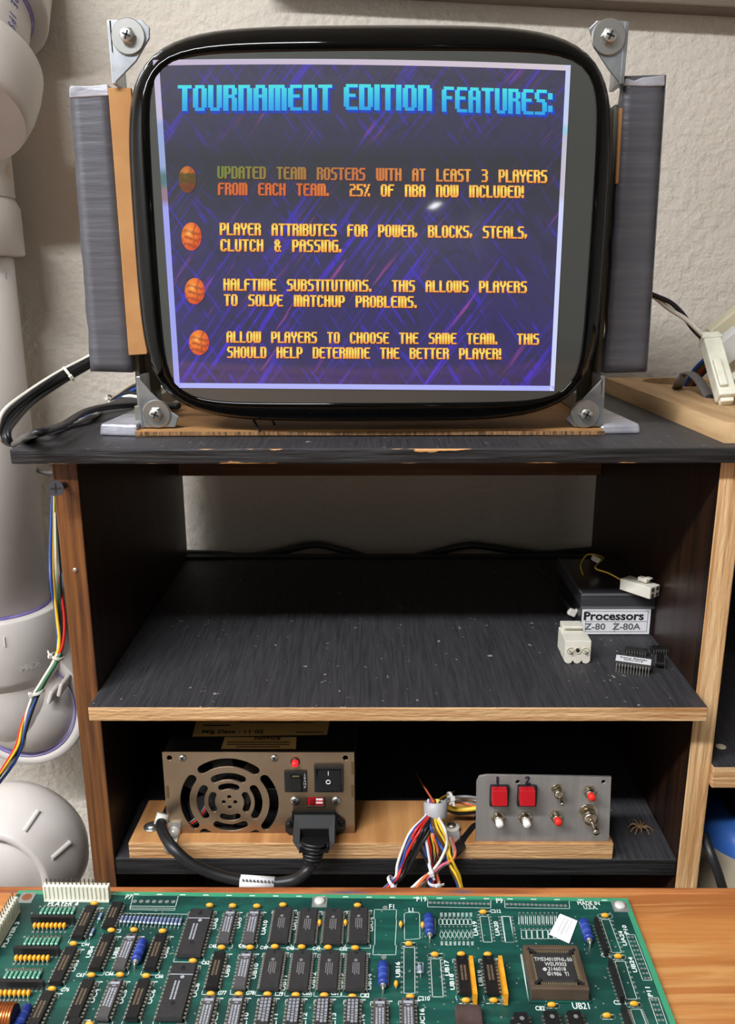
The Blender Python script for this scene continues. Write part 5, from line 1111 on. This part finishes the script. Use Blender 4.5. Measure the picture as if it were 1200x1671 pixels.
# brown oscillator can
q = pc(*c3(822, 950), .006); m = MB()
rr_ = [q+U_*(x+.0044*sx_)+Vd*(y+.0075*sy) for sx_, sy, x, y in ()]
out = []
for (sx_, sy, a0) in ((1, -1, -90), (1, 1, 0), (-1, 1, 90), (-1, -1, 180)):
    for k in range(5): a_ = math.radians(a0+k*22.5); out.append(V(q.x, q.y, ZP+.0004)+U_*(sx_*.0046+.0022*math.cos(a_))+Vd*(sy*.0078+.0022*math.sin(a_)+.003))
MB().prism(out[::-1], (0, 0, .006), 0, True).build('oscillator_can', M('can_brown', (82, 66, 62), (64, 50, 46), (120, 120, 120), rough=.4), pcb, .0006)
# white sticker
st = [pc(*c4(*p), .0006) for p in ((298, 225), (388, 262), (345, 378), (241, 331))]
stk = MB().prism(st[::-1], (0, 0, .0002)).build('paper_sticker', paper, pcb)
m = MB(); ux, uy = (st[1]-st[0]), (st[3]-st[0])
for r, (t0, n) in enumerate(((.18, 7), (.30, 9), (.62, 8), (.74, 8))):
    for i in range(n): m.box(st[0]+ux*.5+uy*t0*.0+(st[3]-st[0])*(.14+.085*i)+ux*(.22-.18*(r % 2) + (0.02 if r < 2 else -.2)) + V(0, 0, .0003), (.0006, .0003, .0001), Matrix.Rotation(RZ-.5, 3, 'Z'))
m.build('sticker_print', inkgrey, stk)
# silkscreen print, solder pads and vias
sk = MB(); pd = MB(); LW = .00030
def seg(a_, b_, w_=LW, z=.00012):
    a_ = Vector(a_); b_ = Vector(b_); d = b_-a_; l_ = d.length
    if l_ < 1e-6: return
    d /= l_; n_ = V(-d.y, d.x, 0)*w_/2; d = d*w_/2; p = [a_-d-n_, b_+d-n_, b_+d+n_, a_-d+n_]; sk.add([V(k.x, k.y, ZP+z) for k in p], [(0, 1, 2, 3)])
def poly(pts, w_=LW):
    for i in range(len(pts)): seg(pts[i], pts[(i+1) % len(pts)], w_)
def pad(p, r=.0007, z=.00008): pd.lathe([(r, 0), (r, z)], V(p.x, p.y, ZP), Z_, 8)
def pr(f, *pts): poly([pc(*f(*p)) for p in pts])
def padrow(f, a_, b_, n, r=.0007):
    A, B = pc(*f(*a_)), pc(*f(*b_))
    for i in range(n): pad(A+(B-A)*(i/(n-1)), r)
pr(c1, (870, 165), (1165, 168), (1140, 262), (848, 258)); pr(c1, (850, 235), (1147, 238), (1142, 250), (848, 247)); padrow(c1, (880, 203), (1132, 206), 7, .0014)
pr(c1, (785, 282), (1330, 290), (1318, 352), (775, 345))
pr(c3, (553, 183), (965, 192), (965, 248), (553, 240)); padrow(c3, (570, 212), (950, 220), 15, .0011)
pr(c3, (1055, 192), (1476, 200), (1480, 252), (1058, 246)); padrow(c4, (25, 175), (325, 183), 15, .0011)
for o4 in (((893, 302), (950, 302), (975, 470), (917, 470)), ((1032, 302), (1092, 302), (1118, 472), (1060, 472)), ((572, 580), (635, 580), (655, 828), (585, 828)), ((398, 505), (468, 505), (470, 805), (398, 805))):
    pr(c3, *o4); (ax0, ay0), (bx0, by0), (cx0, cy0), (dx0, dy0) = o4
    padrow(c3, (ax0-12, ay0+4), (dx0-16, dy0-8), 10 if cy0-ay0 > 200 else 8); padrow(c3, (bx0+12, by0+4), (cx0+14, cy0-8), 10 if cy0-ay0 > 200 else 8)
pr(c3, (205, 258), (350, 258), (346, 320), (350, 322), (340, 490), (348, 492), (345, 553), (195, 553), (200, 492), (207, 488), (210, 322), (202, 318)); pad(pc(*c3(275, 243)), .0016); pad(pc(*c3(267, 568)), .0016)
pr(c3, (410, 278), (490, 276), (500, 288), (502, 448), (402, 455), (400, 288)); pr(c3, (545, 300), (602, 318), (602, 418), (540, 418)); pr(c3, (235, 640), (298, 632), (298, 758), (233, 758)); pr(c3, (492, 605), (522, 605), (522, 672), (490, 672))
for i in range(8):
    x = 625+i*27.5; pr(c3, (x, 322), (x+22, 322), (x+24, 356), (x+2, 356)); pad(pc(*c3(x+12, 312)), .0006); pad(pc(*c3(x+14, 368)), .0006)
    x = 632+i*28; pr(c3, (x+5, 403), (x+17, 403), (x+24, 420), (x+20, 442), (x+8, 442), (x, 424)); pad(pc(*c3(x+10, 393)), .0006); pad(pc(*c3(x+14, 452)), .0006)
    for k in range(3): a_, b_ = c3(637+i*27.5, 282+k*9), c3(648+i*27.5, 282+k*9); seg(pc(*a_), pc(*b_), .0005); a_, b_ = c3(640+i*28.5, 470+k*9), c3(651+i*28.5, 470+k*9); seg(pc(*a_), pc(*b_), .0005)
for x0_, y0_, x1_, y1_ in ((868, 270, 968, 292), (745, 846, 862, 872), (925, 846, 1044, 872), (550, 545, 662, 572), (376, 474, 482, 498)):
    pts = []
    for k in range(20): a_ = 2*math.pi*k/20; cxx, cyy = (x0_+x1_)/2, (y0_+y1_)/2; sg = (x1_-x0_)/2-(y1_-y0_)/2; pts.append(c3(cxx+math.copysign(sg, math.cos(a_))+(y1_-y0_)/2*math.cos(a_), cyy+(y1_-y0_)/2*math.sin(a_)))
    poly([pc(*p) for p in pts], .0004)
for cxx, cyy in ((530, 238), (598, 450), (680, 695), (258, 700), (545, 757)):
    pts = [c4(cxx+math.copysign(26, math.cos(a_))+12*math.cos(a_), cyy+12*math.sin(a_)) for a_ in [2*math.pi*k/20 for k in range(20)]]; poly([pc(*p) for p in pts], .0004)
for i in range(10):
    x = 92+i*21.5; pts = [c4(x+7*math.cos(a_)+math.sin(a_)*3, 258+math.copysign(20, math.sin(a_))+8*math.sin(a_)) for a_ in [2*math.pi*k/16+.01 for k in range(16)]]; poly([pc(*p) for p in pts], .0004)
    pad(pc(*c4(x+4, 302)), .0006); pad(pc(*c4(x-4, 220)), .0006)
for i in range(9): x = 97+i*28; pr(c4, (x, 310), (x+24, 310), (x+27, 354), (x+3, 354))
for o4 in (((510, 255), (552, 255), (615, 425), (566, 425)), ((580, 470), (632, 470), (695, 665), (640, 665)), ((660, 718), (712, 716), (750, 812), (692, 812))):
    pr(c4, *o4); padrow(c4, (o4[0][0]-9, o4[0][1]+5), (o4[3][0]-9, o4[3][1]-5), 8); padrow(c4, (o4[1][0]+9, o4[1][1]+5), (o4[2][0]+10, o4[2][1]-5), 8)
pr(c4, (638, 333), (682, 333), (772, 568), (725, 568)); padrow(c4, (654, 345), (738, 556), 10, .0008); padrow(c4, (672, 345), (756, 556), 10, .0008)
pr(c4, (755, 658), (803, 658), (856, 812), (808, 812)); padrow(c4, (772, 668), (818, 800), 6, .0008); padrow(c4, (790, 668), (838, 800), 6, .0008)
pr(c4, (94, 434), (120, 434), (100, 434), (138, 686), (464, 686), (452, 640), (464, 686), (138, 686)); pr(c4, (412, 262), (440, 262), (472, 358), (428, 358)); pr(c4, (475, 245), (530, 420), (545, 424), (485, 240)); pr(c4, (0, 240), (38, 240), (62, 372), (18, 372))
for t_ in CH['wide']+CH['pal']+CH['narrow']+CH['block']+CH['eprom']:                # bright outline at both ends of every chip
    kk = 'wide' if t_ in CH['wide'] else 'eprom' if t_ in CH['eprom'] else 'n'; hw, hl = dict(wide=(.0072, .0148), eprom=(.0084, .0196), n=(.0050, .0140))[kk]
    p = pc(t_[0], t_[1], .0040); p = V(p.x, p.y, ZP)
    for s_ in (-1, 1): seg(p-U_*hw+Vd*s_*hl, p+U_*hw+Vd*s_*hl); [seg(p+U_*q_*hw+Vd*s_*hl, p+U_*q_*hw+Vd*s_*(hl-.0025)) for q_ in (-1, 1)]
    for k in range(2): a_ = p+U_*(hw*.55+k*.0022)-Vd*(hl+.0004); seg(a_, a_+U_*.0012, .0008)
for i in range(24):                                                                # ticks along the far edge
    a_ = bp(.03+i*.0145, .0022); seg(a_, a_+U_*.0026, .0008, .0002)
def stext(f, x, y, body, size=.0027, vert=False, mb=None, bold=.00005):
    size = .0034 if vert else size*1.3; me = text_mesh(body, size, 'CENTER', .00010, 0, 1.45 if vert else .76); p = pc(*f(x, y)); p.z = ZP+.00016
    ex, ey = (-Vd, -U_) if vert else (U_, -Vd)
    mt = frame(None, ex, ey, p); (mb or sk).add([mt @ v.co for v in me.vertices], [tuple(q.vertices) for q in me.polygons]); bpy.data.meshes.remove(me)
for x, y, b_ in ((840, 176, 'P7'),): stext(c1, x, y, b_, .0042)
stext(c1, 412, 222, 'PLAYER 4', .0046, bold=.0001); stext(c1, 72, 420, 'PLAYER 3', .0046, True, bold=.0001)
for x, y, b_ in ((590, 535, 'UB4'), (758, 540, 'UB5'), (1085, 540, 'UB6'), (490, 625, 'UB3'), (617, 822, 'UC4'), (803, 828, 'UC5'), (990, 828, 'UC6')): stext(c1, x, y, b_, .0030, True)
for x, y, b_ in ((558, 487, 'C44'), (772, 400, 'C3'), (525, 687, 'C63'), (713, 678, 'C64'), (1040, 695, 'C66'), (425, 782, 'C76')): stext(c1, x, y, b_)
for x, y, b_ in ((286, 350, 'UA8'), (442, 345, 'UA9'), (608, 375, 'UA10'), (806, 345, 'UA11'), (367, 660, 'UB9'), (546, 660, 'UB10'), (736, 735, 'UB11'), (926, 720, 'UB12'), (1106, 725, 'UB13'), (160, 785, 'UC8'), (286, 975, 'UC9'), (483, 975, 'C10'), (676, 975, 'C11'), (868, 975, 'C12'), (1060, 975, 'C13')): stext(c2, x, y, b_, .0031, True)
for x, y, b_ in ((268, 498, 'C45'), (462, 495, 'C46'), (604, 508, 'C47'), (775, 512, 'C48'), (946, 514, 'C49'), (1122, 517, 'C50'), (222, 606, 'C62'), (330, 803, 'C77'), (515, 803, 'C78'), (702, 810, 'C79'), (882, 805, 'C80'), (1067, 805, 'C81')): stext(c2, x, y, b_)
for x, y, b_, z in ((320, 240, 'F1', .0042), (446, 262, 'L1', .0038), (512, 192, 'P19', .0044), (1021, 202, 'P9', .0044), (996, 270, 'C212', .003), (527, 840, 'C210', .003), (142, 820, 'C82', .003)): stext(c3, x, y, b_, z)
for x, y, b_ in ((185, 355, 'UA14'), (866, 382, 'UA19'), (1005, 382, 'UA20'), (172, 730, 'UB14'), (360, 650, 'UB16'), (680, 640, 'UB17'), (713, 730, 'UB18'), (898, 705, 'UB19'), (520, 965, 'UC16'), (128, 985, 'C14'), (1070, 960-60, '')): 
    if b_: stext(c3, x, y, b_, .0033, True)
stext(c4, 445, 172, 'MADE IN', .0035, bold=.00008); stext(c4, 455, 193, 'U.S.A.', .0035, bold=.00008)
for x, y, b_, z in ((408, 702, 'UB21', .0044), (534, 440, 'C53', .003), (606, 684, 'C200', .003), (195, 714, 'C82', .003)): stext(c4, x, y, b_, z)
for x, y, b_, z in ((636, 308, 'P10', .0046), (757, 625, 'P11', .0046), (622, 352, 'UA24', .0036), (674, 488, 'UB24', .0036)): stext(c4, x, y, b_, z, True)
et = MB(); stext(c2, 345, 203, '5770-12878-03', .0056, False, et, .0001); stext(c2, 650, 200, 'REV.', .0046, False, et); stext(c3, 215, 208, 'COMPONENT SIDE', .0040, False, et)
et.build('etched_lettering', etch, pcb)
random.seed(21)
for i in range(420): pad(bp(random.uniform(.015, PWD-.01), random.uniform(.012, .12)), random.choice((.0004, .0005, .0006)))
for t_ in range(8):
    for (xa, xb, y) in ((215, 425, 403), (90, 310, 612), (0, 180, 848), (262, 478, 238), (160, 372, 436), (42, 255, 650)): pad(pc(*c1(xa+(xb-xa)*t_/7, y)), .0008)
sk.build('silkscreen', silk, pcb); pd.build('solder_pads', padm, pcb)
